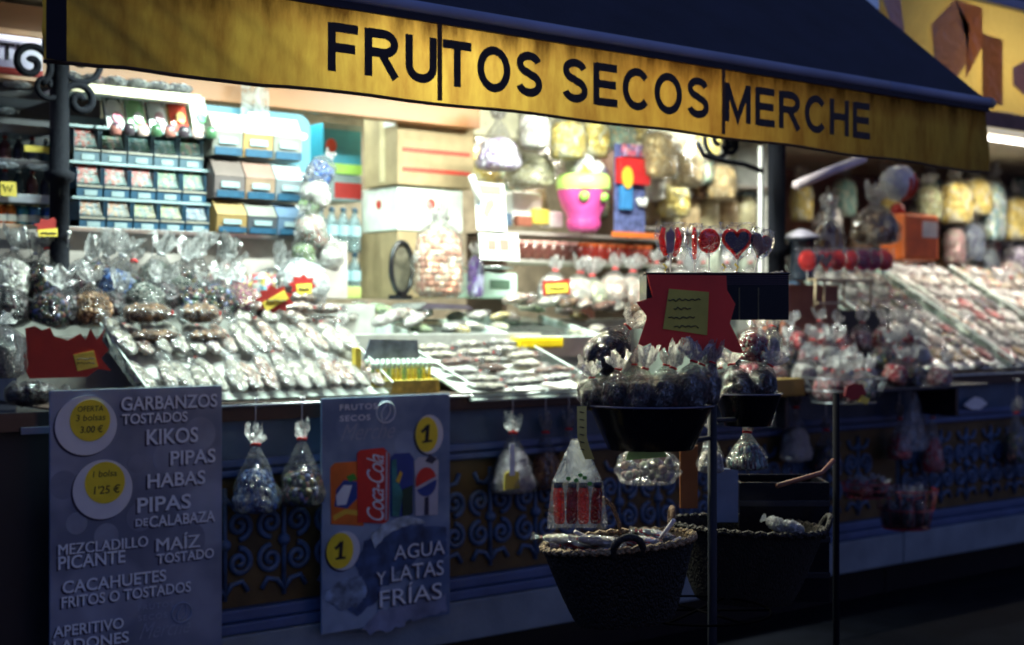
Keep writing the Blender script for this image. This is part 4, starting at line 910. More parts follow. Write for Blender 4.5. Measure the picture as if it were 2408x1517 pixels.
for i in range(11):
    px = 1135 + i * 56; py = 318 + 40 * (i % 3); nm, m_ = [('straw yellow', YELC), ('pale cream', WHITC), ('tan', cells('tan_crisps', [(.6, .42, .2), (.72, .58, .34), (.5, .34, .15)], 20)), ('mint', cells('aqua_green_wraps', [(.4, .65, .55), (.75, .8, .6), (.2, .5, .45), (.8, .6, .3)], 24))][(i * 3) % 4]
    pbag('%s bag in the rearmost hanging row above the back shelf, %s contents' % (ORD[i], nm), px - 44, py, px + 44, py + 115, 6.58 if px > 1500 else 6.9, m_, style='sack', fill=.75, group='bags in the rearmost hanging row', tie=False, name='snack_bag', v=i)
# deep back shelves with blurred jars and packets
t = thing('wall_shelf', 'deep wall shelves with jars and packets behind the toy pack', 'shelf')
for z in (1.9, 2.2, 2.52):
    obj('board', box(6.3, 7.62, 6.6, 6.93, z - .02, z), mat('grey_shelf', (.4, .36, .33), .5), t)
obj('back_panel', box(6.3, 7.62, 6.935, 6.95, 1.5, 2.95), mat('pale_olive_wall', (.42, .43, .34), .6, var=.3), t)
obj('side', box(7.622, 7.65, 6.6, 6.95, 1.5, 2.95), WHITE, t)
obj('side', box(6.27, 6.298, 6.6, 6.95, 1.5, 2.95), DARKW, t)
BIGJAR = lathe([(.07, 0), (.085, .01), (.085, .2), (.06, .24), (.06, .26)], 16); BIGLID = lathe([(.066, 0), (.066, .03)], 16)
jc = [(.55, .62, .52), (.4, .38, .34), (.6, .55, .35), (.3, .32, .34), (.62, .66, .6), (.45, .34, .2)]
for r, z in enumerate((1.9, 2.2)):
    for i in range(7):
        o = thing('storage_jar', '%s jar along the %s deep wall shelf behind the toy pack' % (ORD[i], ['lower', 'upper'][r]), 'jar', (6.38 + i * .19, 6.76, z + .001), group='storage jars on the deep wall shelves')
        c = jc[(i * 3 + r * 2) % 6]; obj('jar', BIGJAR, mat('jarc%d' % ((i * 3 + r * 2) % 6), c, .15, var=.4, scale=12), o); obj('lid', BIGLID, [mat('dark_lid', (.05, .05, .06), .4), LWHT, STEEL][(i + r) % 3], o, (0, 0, .26))

HFILM = film('heap_film', haze=.035, rough=.1, scale=7, spark=.16); 
# ---------------------------------------------------------------- heap of bags before the rack
heap = [(18, 560, 700, 'w'), (66, 568, 700, 'd'), (112, 560, 705, 'm'), (160, 572, 705, 'd'), (208, 566, 712, 'm'), (256, 575, 712, 'b'), (304, 570, 712, 'm'), (352, 572, 716, 'g'), (398, 566, 714, 'g'), (444, 562, 716, 'm'), (492, 566, 722, 'y'), (540, 574, 722, 'y'), (586, 585, 724, 'y'), (628, 600, 730, 'y')]
hm = {'b': BLUEC, 'n': NUTB, 'w': WHITC, 'd': DARK, 'm': DMIX, 'g': cells('grey_green_nuts', [(.1, .12, .11), (.25, .27, .24), (.05, .07, .06), (.35, .33, .3)], 24), 'y': MIXC}
hn = {'b': 'blue sweets', 'n': 'brown nuts', 'w': 'white and pink sweets', 'd': 'black liquorice', 'm': 'dark mixed sweets', 'g': 'grey green seeds', 'y': 'bright mixed sweets'}
for i, (px, y0, y1, k) in enumerate(heap):
    pbag('%s bag of the rear heap row from the cart end, %s' % (ORD[i], hn[k]), px - 48, y0 - 14 + rnd.uniform(-14, 14), px + 48, y1, 5.8 + rnd.uniform(-.05, .03), hm[k], style='round', fill=rnd.uniform(.45, .62), rot=(R(rnd.uniform(-14, 4)), R(rnd.uniform(2, 36)), R(rnd.uniform(-40, 40))), fm=HFILM, tie=None if i % 4 == 2 else WT, group='bags heaped before the gum rack, rear row', lump=.25)
front = [(-10, 640, 762, 'd'), (48, 640, 765, 'd'), (104, 648, 765, 'm'), (160, 640, 768, 'd'), (216, 652, 768, 'n'), (272, 640, 765, 'd'), (330, 640, 735, 'g'), (388, 648, 735, 'd'), (446, 644, 738, 'm'), (504, 650, 740, 'm'), (560, 656, 742, 'p')]
hm['p'] = cells('plum_sweets', [(.25, .06, .1), (.4, .12, .2), (.6, .5, .3), (.12, .04, .06)], 22); hn['p'] = 'plum coloured sweets'
for i, (px, y0, y1, k) in enumerate(front):
    pbag('%s bag of the front heap row from the cart end, %s' % (ORD[i], hn[k]), px - 50, y0 - 18 + rnd.uniform(-16, 12), px + 50, y1, 5.55 + rnd.uniform(-.04, .04), hm[k], style='round', fill=rnd.uniform(.55, .68), rot=(R(rnd.uniform(-25, 0)), R(rnd.uniform(-10, 34)), R(rnd.uniform(-40, 40))), fm=HFILM, tie=WT, group='bags heaped before the gum rack, front row', lump=.25)
pbag('large milky white bag at the end of the heap, above two red price stars', 640, 590, 765, 700, 5.7, WHITC, style='sack', fill=.75, rot=(R(-10), R(28), 0), fm=FROST, name='sweet_bag', tie=False)
# ball tipped hooks standing up from the rail
def ball_hook(label, px, py, Y, dx=-.0, L=.12, lean=.03):
    p = at(px, py, Y); t = thing('rail_hook', label, 'hook', p, group='ball tipped hooks on the display rails')
    obj('wire', tube([(0, 0, 0), (lean * .4, .02, -L * .5), (lean, .05, -L)], .0022, 6), STEEL, t)
    bm = bmesh.new(); bmesh.ops.create_uvsphere(bm, u_segments=12, v_segments=8, radius=.009); obj('ball_tip', from_bm('b', bm, True), mat('white_ball', (.85, .87, .88), .2), t)
for i, (px, py) in enumerate([(58, 538), (162, 547), (222, 557), (362, 560), (434, 562), (515, 572), (566, 575)]):
    ball_hook('%s ball tipped hook along the gum rack rail, counted from the cans' % ORD[i], px, py, 5.7, lean=.05 if i in (0, 2) else .005)
for i, (px, py) in enumerate([(1308, 606), (1385, 608), (1488, 612), (1570, 618)]):
    ball_hook('%s ball tipped hook above the white bags, counted from the mug card' % ORD[i], px, py, 5.9, lean=.04)
ball_hook('ball tipped hook by the brown wooden box in the next kiosk', 1931, 697, 5.4)

# star shaped price signs
def star_sign(label, pts, Y, tag_pts, scrib, rz=0, name='price_sign', m=None):
    W = [at(x, y, Y) for x, y in pts]; o = thing(name, label, 'price sign', (0, 0, 0))
    obj('red_card', plate([(p.x, p.z) for p in W], Y, Y + .004), m or REDC, o)
    T = [at(x, y, Y) for x, y in tag_pts]
    l = obj('yellow_label', plate([(p.x, p.z) for p in T], Y - .004, Y - .001), YEL, o)
    (ax, az), (bx, bz) = (T[0].x, T[0].z), (T[2].x, T[2].z)
    for k in range(scrib):
        z = az + (bz - az) * (k + 1) / (scrib + 1)
        n = 15; pp = [(ax + (bx - ax) * (.14 + .7 * q / n), Y - .0055, z + (bz - az) * .22 / scrib * math.sin(q * 2.1 + k * 2) * (.5 + .5 * math.sin(q * 1.3 + k))) for q in range(n + 1)]
        obj('pen_stroke', tube(pp, .0016 if scrib > 1 else .0022, 5), INK, l)
    return o
def zig(cx, cy, rx, ry, n, rot=0, inner=.72):
    return [(cx + (rx if k % 2 == 0 else rx * inner) * math.cos(rot + math.pi * k / n), cy + (ry if k % 2 == 0 else ry * inner) * math.sin(rot + math.pi * k / n)) for k in range(2 * n)]
star_sign('small red star price sign leaning by the mixed sweets, tilted', zig(648, 703, 46, 34, 9, .3), 5.4, [(616, 712), (668, 682), (678, 702), (626, 732)][::1], 1)
star_sign('small red star price sign just beyond the tilted one, before the milky bag', zig(712, 670, 34, 26, 8, .1), 5.55, [(696, 668), (732, 666), (732, 690), (698, 692)], 1)
star_sign('dark red price sign on the rail below the cans', zig(118, 532, 40, 22, 8, .2), 5.72, [(88, 540), (140, 536), (140, 556), (90, 556)], 1)
star_sign('red edged yellow price sign among the white bags of the middle counter', [(1276, 660), (1340, 656), (1342, 692), (1278, 696)], 5.6, [(1282, 668), (1334, 665), (1335, 687), (1284, 690)], 1)
big = [(60, 772), (82, 766), (100, 776), (118, 770), (128, 790), (160, 800), (190, 784), (202, 800), (214, 772), (228, 800), (248, 772), (240, 800), (256, 822), (238, 842), (262, 872), (230, 868), (205, 886), (70, 890), (50, 850), (64, 820)]
star_sign('large red jagged price sign standing before the dark heap of bags', big, 5.2, [(172, 834), (220, 824), (230, 862), (182, 872)], 2)
# brown nut bags and bars on the step
for i, (x0_, x1_) in enumerate([(272, 400), (408, 512)]):
    a = at(x0_, 776, 5.42); s = mpp(x0_, 5.42)
    o = packet('block of brown caramel nuts in film on the step, %s' % ['nearer the red sign', 'nearer the pale nut bags'][i], Vector((a.x, 5.36, a.z + .02)), .085, (x1_ - x0_) * s * 1.15, NUTB, rot=(0, 0, R(-90)), th=.10, group='caramel nut blocks on the step')
    packet('lower block of brown caramel nuts, %s' % ['nearer the red sign', 'nearer the pale nut bags'][i], Vector((a.x + .02, 5.32, a.z - .06)), .07, (x1_ - x0_) * s * 1.1, NUTB, rot=(0, 0, R(-92)), th=.07, group='caramel nut blocks on the step')
k = 0
for (x0_, x1_, yb, Y_) in [(560, 650, 768, 5.5), (588, 680, 745, 5.6), (668, 756, 768, 5.5), (690, 770, 742, 5.62), (745, 815, 770, 5.5)]:
    a = at(x0_, yb, Y_); s = mpp(x0_, Y_)
    for j in range(2):
        packet('%s pale nut bag stacked on the step between the caramel blocks and the acrylic lid' % ORD[k], Vector((a.x, Y_ + .03, a.z + j * .055)), .09, (x1_ - x0_) * s * 1.15, [NUTP, NUTW][(k + j) % 2], rot=(0, 0, R(-90 + rnd.uniform(-8, 8))), th=.06, group='pale nut bags stacked on the step'); k += 1
# loose bags beyond
for i in range(9):
    px = 800 + i * 26
    a = at(px, 778 - (i % 3) * 12, 5.6 + .1 * (i % 3))
    packet('%s white bag lying behind the yellow tube box, counted from the stacked nut bags' % ORD[i], a, .07, .26, [WHITC, NUTW, GREENC][i % 3], rot=(R(12), R(rnd.uniform(-15, 15)), R(rnd.uniform(-70, 10))), th=.065, group='white bags lying on the middle step')

# ---------------------------------------------------------------- sloping acrylic trays of nut bags
def slope_tray(label, X0, X1, Yf, Zf, L, ang, wall=.05, div=()):
    o = thing('sloping_tray', label, 'tray', (X0, Yf, Zf), (R(ang), 0, 0), 'sloping clear trays')
    W = X1 - X0
    obj('base', box(0, W, 0, L, -.006, 0, 0), mat('tray_white_base', (.8, .8, .76), .3), o)
    obj('side_wall', box(-.005, -.001, 0, L, -.006, wall, 0), ACRY, o); obj('side_wall', box(W + .001, W + .005, 0, L, -.006, wall, 0), ACRY, o)
    for x in (-.003, W + .003): obj('side_edge', box(x - .003, x + .003, 0, L, wall + .0005, wall + .005, 0), mat('bright_acrylic_edge', (.75, .85, .8), .2), o)
    obj('front_wall', box(-.005, W + .005, -.006, -.001, -.006, wall * .6, 0), ACRY, o)
    for d_ in div: obj('divider', box(0, W, d_, d_ + .004, 0, wall, 0), ACRY, o)
    return o
X0 = at(348, 925, 5.03).x; X1 = at(918, 935, 5.03).x
T1 = slope_tray('wide sloping clear tray packed with two rows of pale nut bags above the snack poster', X0, X1, 5.04, 1.285, .52, 29)
MT = Matrix.Translation((X0, 5.04, 1.285)) @ Matrix.Rotation(R(29), 4, 'X')
n = 15
CN = {0: NUTW, 1: NUTP, 2: cells('ivory_nuts', [(.85, .82, .74), (.84, .78, .68), (.8, .72, .6)], 30)}
for r in range(2):
    for i in range(n):
        p = MT @ Vector(((i + .5) * (X1 - X0) / n, .01 + r * .255, .004 + (.02 if r else 0)))
        packet('%s pale nut bag from the red sign end, %s row of the wide sloping tray' % (ORD[i], ['lower', 'upper'][r]), p, rnd.uniform(.066, .084), rnd.uniform(.24, .31), CN[rnd.randrange(3)], rot=(R(29 + rnd.uniform(-3, 7)), 0, R(rnd.uniform(-11, 11))), th=rnd.uniform(.05, .07), tie=None if (i * 7 + r) % 4 == 0 else WT, group='pale nut bags in the wide sloping tray')
for i in range(5):
    p = MT @ Vector((.34 + i * .14, .47, .05))
    packet('%s pale nut bag lying across the top of the wide sloping tray' % ORD[i], p, .07, .2, CN[i % 3], rot=(R(20), 0, R(-40 + i * 13)), th=.06, group='nut bags across the top of the tray')
# display box of yellow tubes
a = at(886, 925, 5.06); s = mpp(886, 5.06); b = at(1040, 925, 5.06)
t = thing('display_box', 'yellow and grey display box of small yellow capped tubes between the two trays', 'display box', (a.x, 5.08, 1.277))
W_ = b.x - a.x
obj('box_body', box(0, W_, .0, .12, 0, .06), mat('yellow_olive_board', (.6, .48, .08), .5, var=.4, scale=25), t)
hd = obj('header_card', plate([(.02, .13), (W_ - .02, .13), (W_ - .03, .23), (.06, .235)], .125, .13), mat('grey_header', (.16, .18, .25), .4, var=.5, scale=20), t)
obj('yellow_side', box(-.03, .0, .1, .13, .1, .2), YEL, t)
TB = lathe([(.007, 0), (.009, .005), (.009, .075), (.005, .085)], 10); TC = lathe([(.0095, 0), (.0095, .022), (.006, .03)], 10)
for i in range(12):
    for j in range(2):
        tb = obj('tube', TB, mat('tube_yellow', (.7, .55, .08), .3, var=.4, scale=60) if (i + j) % 3 else mat('tube_green', (.25, .4, .15), .3), t, (.012 + i * (W_ - .02) / 12, .03 + j * .045, .03 + j * .01))
        obj('cap', TC, mat('cap_mint', (.6, .75, .65), .3), tb, (0, 0, .08))
# second tray (long bags lying flat), front corner proud of the ledge
XA = at(1112, 948, 4.97).x; XB = at(1400, 930, 4.97).x
T2 = slope_tray('sloping clear tray of brown and white nut bars past the yellow tube box', XA, XB, 4.97, 1.245, .66, 19, .06)
MT = Matrix.Translation((XA, 4.97, 1.245)) @ Matrix.Rotation(R(19), 4, 'X')
COC = cells('chocolate_slabs', [(.13, .05, .035), (.2, .08, .05), (.4, .22, .16)], 18, .3); CRM = cells('cream_bars', [(.82, .74, .6), (.8, .68, .52), (.85, .8, .72)], 22, .4)
k = 0
for r in range(6):
    for i in range(3):
        p = MT @ Vector((.02 + i * .2 + (r % 2) * .04, .06 + r * .1, .012 + (k % 3) * .012))
        packet('%s nut bar in film in the second sloping tray, counted from its front corner' % ORD[k], p, .085, .22, [CRM, COC, NUTW, CRM, WHITC][(k * 2 + r) % 5], rot=(R(rnd.uniform(-4, 4)), R(rnd.uniform(-19, -10)) * 0, R(-90 + rnd.uniform(-28, 28))), th=.05, group='nut bars in the second sloping tray'); k += 1
# glass topped cases further in
def glass_case(label, px0, py0, px1, Y, L, ang, z=None):
    a = at(px0, py0, Y); b = at(px1, py0, Y)
    o = thing('glass_case', label, 'glass case', (a.x, Y, z or a.z), (R(ang), 0, 0), 'glass topped cases')
    W = b.x - a.x
    obj('tray_floor', box(0, W, 0, L, -.06, -.055, 0), mat('pale_green_tray', (.5, .6, .5), .4), o)
    obj('glass_lid', box(0, W, 0, L, .03, .035, 0), film('lid_glass', (.9, .96, .94), haze=.08, rough=.05, scale=.8, spark=.14), o)
    for x in (0, W): obj('frame_bar', box(x - .006, x + .006, 0, L, -.06, .045, .002), mat('bright_acrylic_edge', (.75, .85, .8), .2), o)
    obj('frame_bar', box(.007, W - .007, -.006, .006, -.06, .045, .002), mat('bright_acrylic_edge', (.75, .85, .8), .2), o)
    return o
g1 = glass_case('glass topped case with a steel lid bar, behind the yellow tube box', 1000, 812, 1210, 5.52, .5, 10)
g2 = glass_case('glass topped case holding the yellow tray, nearer the lollipop stand', 1212, 812, 1420, 5.5, .55, 12)
yt = thing('yellow_tray', 'bright yellow plastic tray inside the glass topped case', 'tray', at(1272, 818, 5.42))
obj('tray', box(-.13, .15, 0, .12, -.0, .05, .012), mat('bright_yellow_plastic', (.85, .6, .01), .3), yt); obj('inside', box(-.12, .14, .01, .11, .051, .054, .001), mat('deep_yellow', (.6, .38, .01), .4), yt)
k = 0
for (px, py, Y_) in [(1010, 790, 5.6), (1050, 785, 5.65), (1095, 790, 5.6), (1140, 782, 5.7), (1180, 785, 5.7), (1060, 760, 5.8), (1110, 757, 5.85), (1160, 760, 5.85), (1205, 765, 5.8), (1230, 735, 5.95), (1280, 740, 5.95), (1330, 745, 5.9), (1375, 760, 5.8), (1400, 790, 5.6), (1370, 800, 5.5)]:
    packet('%s pale packet laid in the glass topped cases' % ORD[k], at(px, py, Y_), .09, .2, [GREENC, WHITC, YELC, NUTW, cells('pale_green_sweets', [(.6, .7, .5), (.8, .82, .7), (.75, .7, .4)], 22)][k % 5], rot=(R(8), 0, R(rnd.uniform(-80, 40))), th=.05, group='packets in the glass topped cases'); k += 1
o = obj('slicer_lid', plate([(0, 0), (.34, -.0), (.30, .02), (.05, .03)], 0, .28), STEEL, None, at(985, 726, 5.75)); tag(o, 'grey metal lid lying on the counter behind the pale packets', 'lid')
# row of white bags behind
for i, (x0_, y0_, x1_, y1_, m_, nm) in enumerate([(1258, 606, 1336, 712, WHITC, 'white meringues'), (1318, 612, 1400, 715, NUTW, 'pale nuts'), (1352, 620, 1436, 722, cells('pale_green_sweets', [(.6, .7, .5), (.8, .82, .7), (.75, .7, .4)], 22), 'pale green sweets'), (1400, 600, 1480, 716, cells('peach_sweets', [(.8, .5, .4), (.85, .7, .6), (.84, .82, .76)], 22), 'peach sweets'), (1440, 606, 1525, 722, cells('peach_sweets', [(.8, .5, .4), (.85, .7, .6), (.84, .82, .76)], 22), 'peach sweets, beside the red star sign')]):
    pbag('white tied bag of %s on the back counter' % nm, x0_, y0_, x1_, y1_, 5.85, m_, style='round', fill=.6, group='white tied bags on the back counter', rot=(0, R(rnd.uniform(-10, 10)), 0), fm=FILM2)
for i in range(8):
    px = 1185 + i * 42
    packet('%s nut packet lying in front of the white tied bags, counted from the scale' % ORD[i], at(px, 722 + i * 3, 5.75), .09, .2, [NUTP, COC, NUTW, NUTB][i % 4], rot=(R(10), 0, R(-70 + rnd.uniform(-20, 20))), th=.06, group='nut packets before the white tied bags')
for i in range(5):
    px = 1545 + i * 55
    pbag('%s small white bag glowing behind the lollipops' % ORD[i], px - 30, 590, px + 30, 690, 5.9, WHITC, style='round', fill=.55, group='small white bags behind the lollipops', fm=FILM2)
# ---------------------------------------------------------------- left end of the counter
pbag('big bag of grey seeds at the very end of the counter', -50, 742, 58, 890, 5.2, cells('grey_seeds', [(.12, .12, .15), (.22, .2, .24), (.06, .06, .08)], 40), style='sack', fill=.8, name='seed_bag', tie=False)
for i, (x0_, x1_, m_, nm) in enumerate([(5, 128, DARK, 'black liquorice'), (132, 268, cells('clear_dark_mix', [(.15, .12, .1), (.3, .26, .2), (.06, .05, .05)], 30), 'dark seeds'), (262, 392, NUTB, 'brown nuts')]):
    a = at(x0_, 914, 5.12); s = mpp(x0_, 5.12)
    packet('bag of %s lying on the ledge behind the snack poster' % nm, Vector((a.x, 5.10, 1.276)), [.13, .07, .085][i], (x1_ - x0_) * s * 1.2, m_, rot=(0, 0, R(-90 + 6 * i)), th=[.11, .05, .07][i], group='bags lying on the ledge behind the snack poster', tie=False, fm=FILM)
o = obj('grey_label_plate', box(0, .1, 0, .004, 0, .025), mat('dim_label', (.16, .2, .3), .4), None, at(50, 1022, 4.99)); tag(o, 'narrow grey label plate on the black cart front beside the snack poster', 'label plate')
# drinks on the dark shelves
CAN = lathe([(.024, 0), (.03, .006), (.03, .1), (.024, .115), (.022, .115)], 16); CTOP = lathe([(.0235, 0), (.0235, .004)], 16)
cc = [((.6, .12, .02), 'orange red'), ((.62, .16, .02), 'orange red'), ((.04, .2, .25), 'teal and yellow'), ((.05, .15, .3), 'teal and yellow'), ((.05, .12, .35), 'blue'), ((.05, .12, .35), 'blue')]
for i, (c, nm) in enumerate(cc):
    p = at([2, 26, 56, 84, 118, 152][i], 528, 6.2)
    o = thing('drink_can', '%s can in the dark drinks shelf, %s from the cart end' % (nm, ORD[i]), 'can', (p.x, 6.22, 1.981), group='drink cans on the dark shelf')
    obj('can', CAN, mat('can%d' % i, c, .2, .6, var=.5, scale=40), o); obj('rim', CTOP, mat('can_gold_top', (.8, .62, .2), .2, .8), o, (0, 0, .116))
    obj('band', lathe([(.0305, .045), (.0305, .075)], 16, cap=False), mat('can_band', (.6, .6, .55), .3), o)
o = card('yellow price card with a scribble on the dark drinks shelf', 2, 425, 40, 460, 6.1, YEL, [])
obj('pen_stroke', tube([(.01, -.003, .05), (.02, -.003, .02), (.03, -.003, .045), (.04, -.003, .02), (.05, -.003, .05)], .002, 5), INK, o)
card('small yellow label strip high on the dark drinks shelf', 58, 340, 130, 356, 6.12, YEL, [])
for i in range(12):
    r, c = divmod(i, 6); z = (2.131, 2.281)[r]
    p = at(-20 + c * 32, 400, 6.3)
    o = thing('dark_bottle', '%s dark bottle on the %s dark drinks shelf, counted from the cart end' % (ORD[c], ['second', 'third'][r]), 'bottle', (p.x, 6.3, z), group='dark bottles on the drinks shelves')
    obj('bottle', bottle_mesh(.12, .026), mat('dkb%d' % (i % 4), [(.04, .03, .05), (.15, .15, .2), (.05, .08, .1), (.2, .06, .06)][i % 4], .12), o); obj('cap', lathe([(.011, 0), (.011, .012)], 10), [STEEL, REDC][i % 2], o, (0, 0, .118))
for i, (px, py, w_, c, nm) in enumerate([(20, 398, 60, (.5, .56, .66), 'silver blue'), (110, 404, 90, (.55, .6, .72), 'pale blue white'), (44, 208, 70, (.7, .7, .76), 'white and maroon'), (20, 270, 40, (.6, .7, .8), 'pale sky')]):
    p = at(px, py, 6.1); s = mpp(px, 6.1)
    packet('%s long packet on the dark shelves beside the iron post' % nm, Vector((p.x - w_ * s / 2, 6.12, p.z)), .05, w_ * s * 1.2, mat('longp%d' % i, c, .2, var=.3), rot=(0, 0, R(-90)), th=.04, tie=False, group='long packets on the dark shelves')
# rustling tree far behind the left kiosk

# ================================================================== GOODS OF THE NEXT KIOSK
o = obj('awning_roller', tube([at(1872, 436, 5.0), at(1945, 405, 5.0), at(2030, 372, 5.0)], .028, 10), mat('pinkish_white_pipe', (.7, .58, .62), .4)); tag(o, 'pinkish white pipe slanting up under the awning beside the thick iron post', 'pipe')
t = thing('lantern', 'dark square lantern with a pale rooflet standing on the counter beside the thick iron post', 'lantern', at(1882, 660, 5.1))
s = mpp(1882, 5.1)
obj('roof', lathe([(50 * s, 100 * s), (48 * s, 104 * s), (20 * s, 118 * s), (6 * s, 122 * s)], 4), mat('lilac_grey_metal', (.42, .38, .46), .5), t, (0, 0, 0), (0, 0, R(20)))
obj('body', lathe([(36 * s, 0), (34 * s, 8 * s), (34 * s, 92 * s), (44 * s, 99 * s)], 4), mat('dark_slate_glass', (.03, .04, .06), .25), t, (0, 0, 0), (0, 0, R(20)))
t = thing('tiled_ball', 'white bag with red stripes hanging over the brown nut bag', 'ball', at(2112, 430, 5.2))
s = mpp(2112, 5.2)
bm = bmesh.new(); bmesh.ops.create_icosphere(bm, subdivisions=4, radius=42 * s)
for v in bm.verts: v.co *= 1 + .08 * noise.noise(v.co * 30)
obj('ball', from_bm('ball', bm, True), mat('white_glaze', (.82, .85, .9), .2), t)
for k in range(5):
    a = -100 + k * 22
    obj('red_stripe', tube([(43.2 * s * math.cos(R(a)) * math.cos(R(b)), 43.2 * s * math.sin(R(a)) * math.cos(R(b)), 43.2 * s * math.sin(R(b))) for b in range(-70 + 5 * k, 20 + 8 * (k % 2), 10)], 4 * s, 6), mat('stripe_red', (.75, .05, .02), .4), t)
pbag('clear bag of round brown nuts hanging before the orange box', 1992, 440, 2122, 575, 5.15, cells('round_brown_sweets', [(.25, .14, .08), (.4, .26, .15), (.15, .08, .05), (.5, .4, .3)], 7, .4, .9), style='round', fill=.6, name='nut_bag', tie=False)
pbag('white clear bag with dark pieces beside the bag of round brown nuts', 1908, 470, 1990, 610, 5.2, cells('white_dark_pieces', [(.7, .65, .55), (.2, .1, .1), (.75, .7, .65), (.5, .3, .12)], 7), style='round', fill=.65, name='sweet_bag', tie=False)
o = obj('white_pin', lathe([(.02, 0), (.03, .04), (.028, .08), (.014, .12), (.018, .15), (.0, .175)], 14), WHITE, None, at(1952, 525, 5.3)); tag(o, 'white skittle shaped ornament with a red collar over the lollipop row', 'ornament')
obj('collar', lathe([(.017, .108), (.017, .125)], 14, cap=False), REDC, o)
o, W_, H_ = carton('bright orange box with a white tag beyond the lollipop row', 'orange_box', 2128, 500, 2208, 610, 5.6, .2, mat('orange_board', (.72, .14, .02), .4), bev=.02)
obj('white_tag', box(W_ * .5, W_ * .95, -.004, -.001, H_ * .5, H_ * .85), WHITE, o); obj('cap', lathe([(.05, 0), (.04, .05), (.02, .07)], 16), REDC, o, (.06, .1, H_))
# lollipop helper
def heart(sx, sz, n=40):
    P_ = []
    for k in range(n):
        t_ = 2 * math.pi * k / n
        P_.append((sx * math.sin(t_) ** 3, sz * (13 * math.cos(t_) - 5 * math.cos(2 * t_) - 2 * math.cos(3 * t_) - math.cos(4 * t_)) / 16))
    return P_
def wrap_mesh(w_, h_, d_=.016):
    vs, fs = [], []; n = 20
    prof = [(.06, -1.25), (.25, -1.02), (.8, -.6), (1.05, -.1), (1.08, .4), (.95, .85), (1.05, 1.15)]
    for i, (r, z) in enumerate(prof):
        for k in range(n):
            a = 2 * math.pi * k / n; j = 1 + .12 * noise.noise(Vector((k * .9, i * 1.1, w_ * 50)))
            vs.append((w_ * r * math.cos(a) * j, d_ * math.sin(a) * (1 if i < 6 else .25) * min(1, r), h_ * z * (1 + .06 * (j - 1) * 8)))
    for i in range(len(prof) - 1):
        for k in range(n): fs.append((i * n + k, i * n + (k + 1) % n, (i + 1) * n + (k + 1) % n, (i + 1) * n + k))
    return mesh('wrap', vs, fs, True)
LRED = film('red_sugar', (1, .05, .035), haze=.55, rough=.06, scale=60, spark=.12); LDK = mat('dark_plum_sugar', (.035, .012, .05), .1, coat=.6); LPK = film('pink_sugar', (.9, .12, .35), haze=.5, rough=.08, scale=60, spark=.1)
STK = mat('white_stick', (.7, .66, .62), .5)
def lolly(label, p, rw, rh, kind, yaw, stick, tilt=0, m=None, group=None, wrap=True):
    o = thing('lollipop', label, 'lollipop', p, (0, R(tilt), yaw), group)
    m = m or LRED
    if kind == 'disc':
        obj('sweet', plate([(rw * math.cos(2 * math.pi * k / 36), rh * math.sin(2 * math.pi * k / 36)) for k in range(36)], -.006, .006), m, o)
        obj('dome', lathe([(rw * .96, 0), (rw * .8, .003), (rw * .4, .005), (.001, .0055)], 30), m, o, (0, -.006, 0), (R(90), 0, 0))
    elif kind == 'heart':
        H = heart(rw, rh); obj('sweet', plate([(x * .93, z * .93) for x, z in H], -.004, .004), LDK, o)
        obj('rim', tube([(x, 0, z) for x, z in H], rw * .15, 8, closed=True), m, o)
    elif kind == 'dark':
        H = heart(rw, rh); obj('sweet', plate(H, -.006, .006), LDK, o); obj('rim', tube([(x, 0, z) for x, z in H[:24]], rw * .07, 8), m, o)
    elif kind == 'shoe':
        for sg in (-1, 1): obj('sweet', tube([(sg * rw * .55, 0, rh * .9), (sg * rw * .75, 0, rh * .2), (sg * rw * .6, 0, -rh * .5), (sg * rw * .35, 0, -rh * .95)], rw * .26, 10, lambda t_: .75 + .4 * math.sin(t_ * 3.14)), m, o)
        obj('clear_middle', plate([(-rw * .35, -rh * .8), (rw * .3, -rh * .8), (rw * .4, rh * .5), (0, rh * .9), (-rw * .4, rh * .5)], -.003, .003), mat('mauve_sugar', (.4, .28, .34), .15), o)
    elif kind == 'edge':
        obj('sweet', lathe([(rw * .2, -rh), (rw * .35, -rh * .6), (rw * .4, 0), (rw * .35, rh * .7), (rw * .2, rh)], 16), m, o)
    obj('stick', tube([(0, 0, -rh * .9), (0, .001, -rh - stick)], .0022, 8), STK, o)
    if wrap: obj('cellophane', wrap_mesh(rw * 1.25, rh * 1.1), FILM3, o)
    return o
FILM3 = film('lolly_cellophane', (1, 1, 1), haze=.05, rough=.08, scale=30, spark=.07)
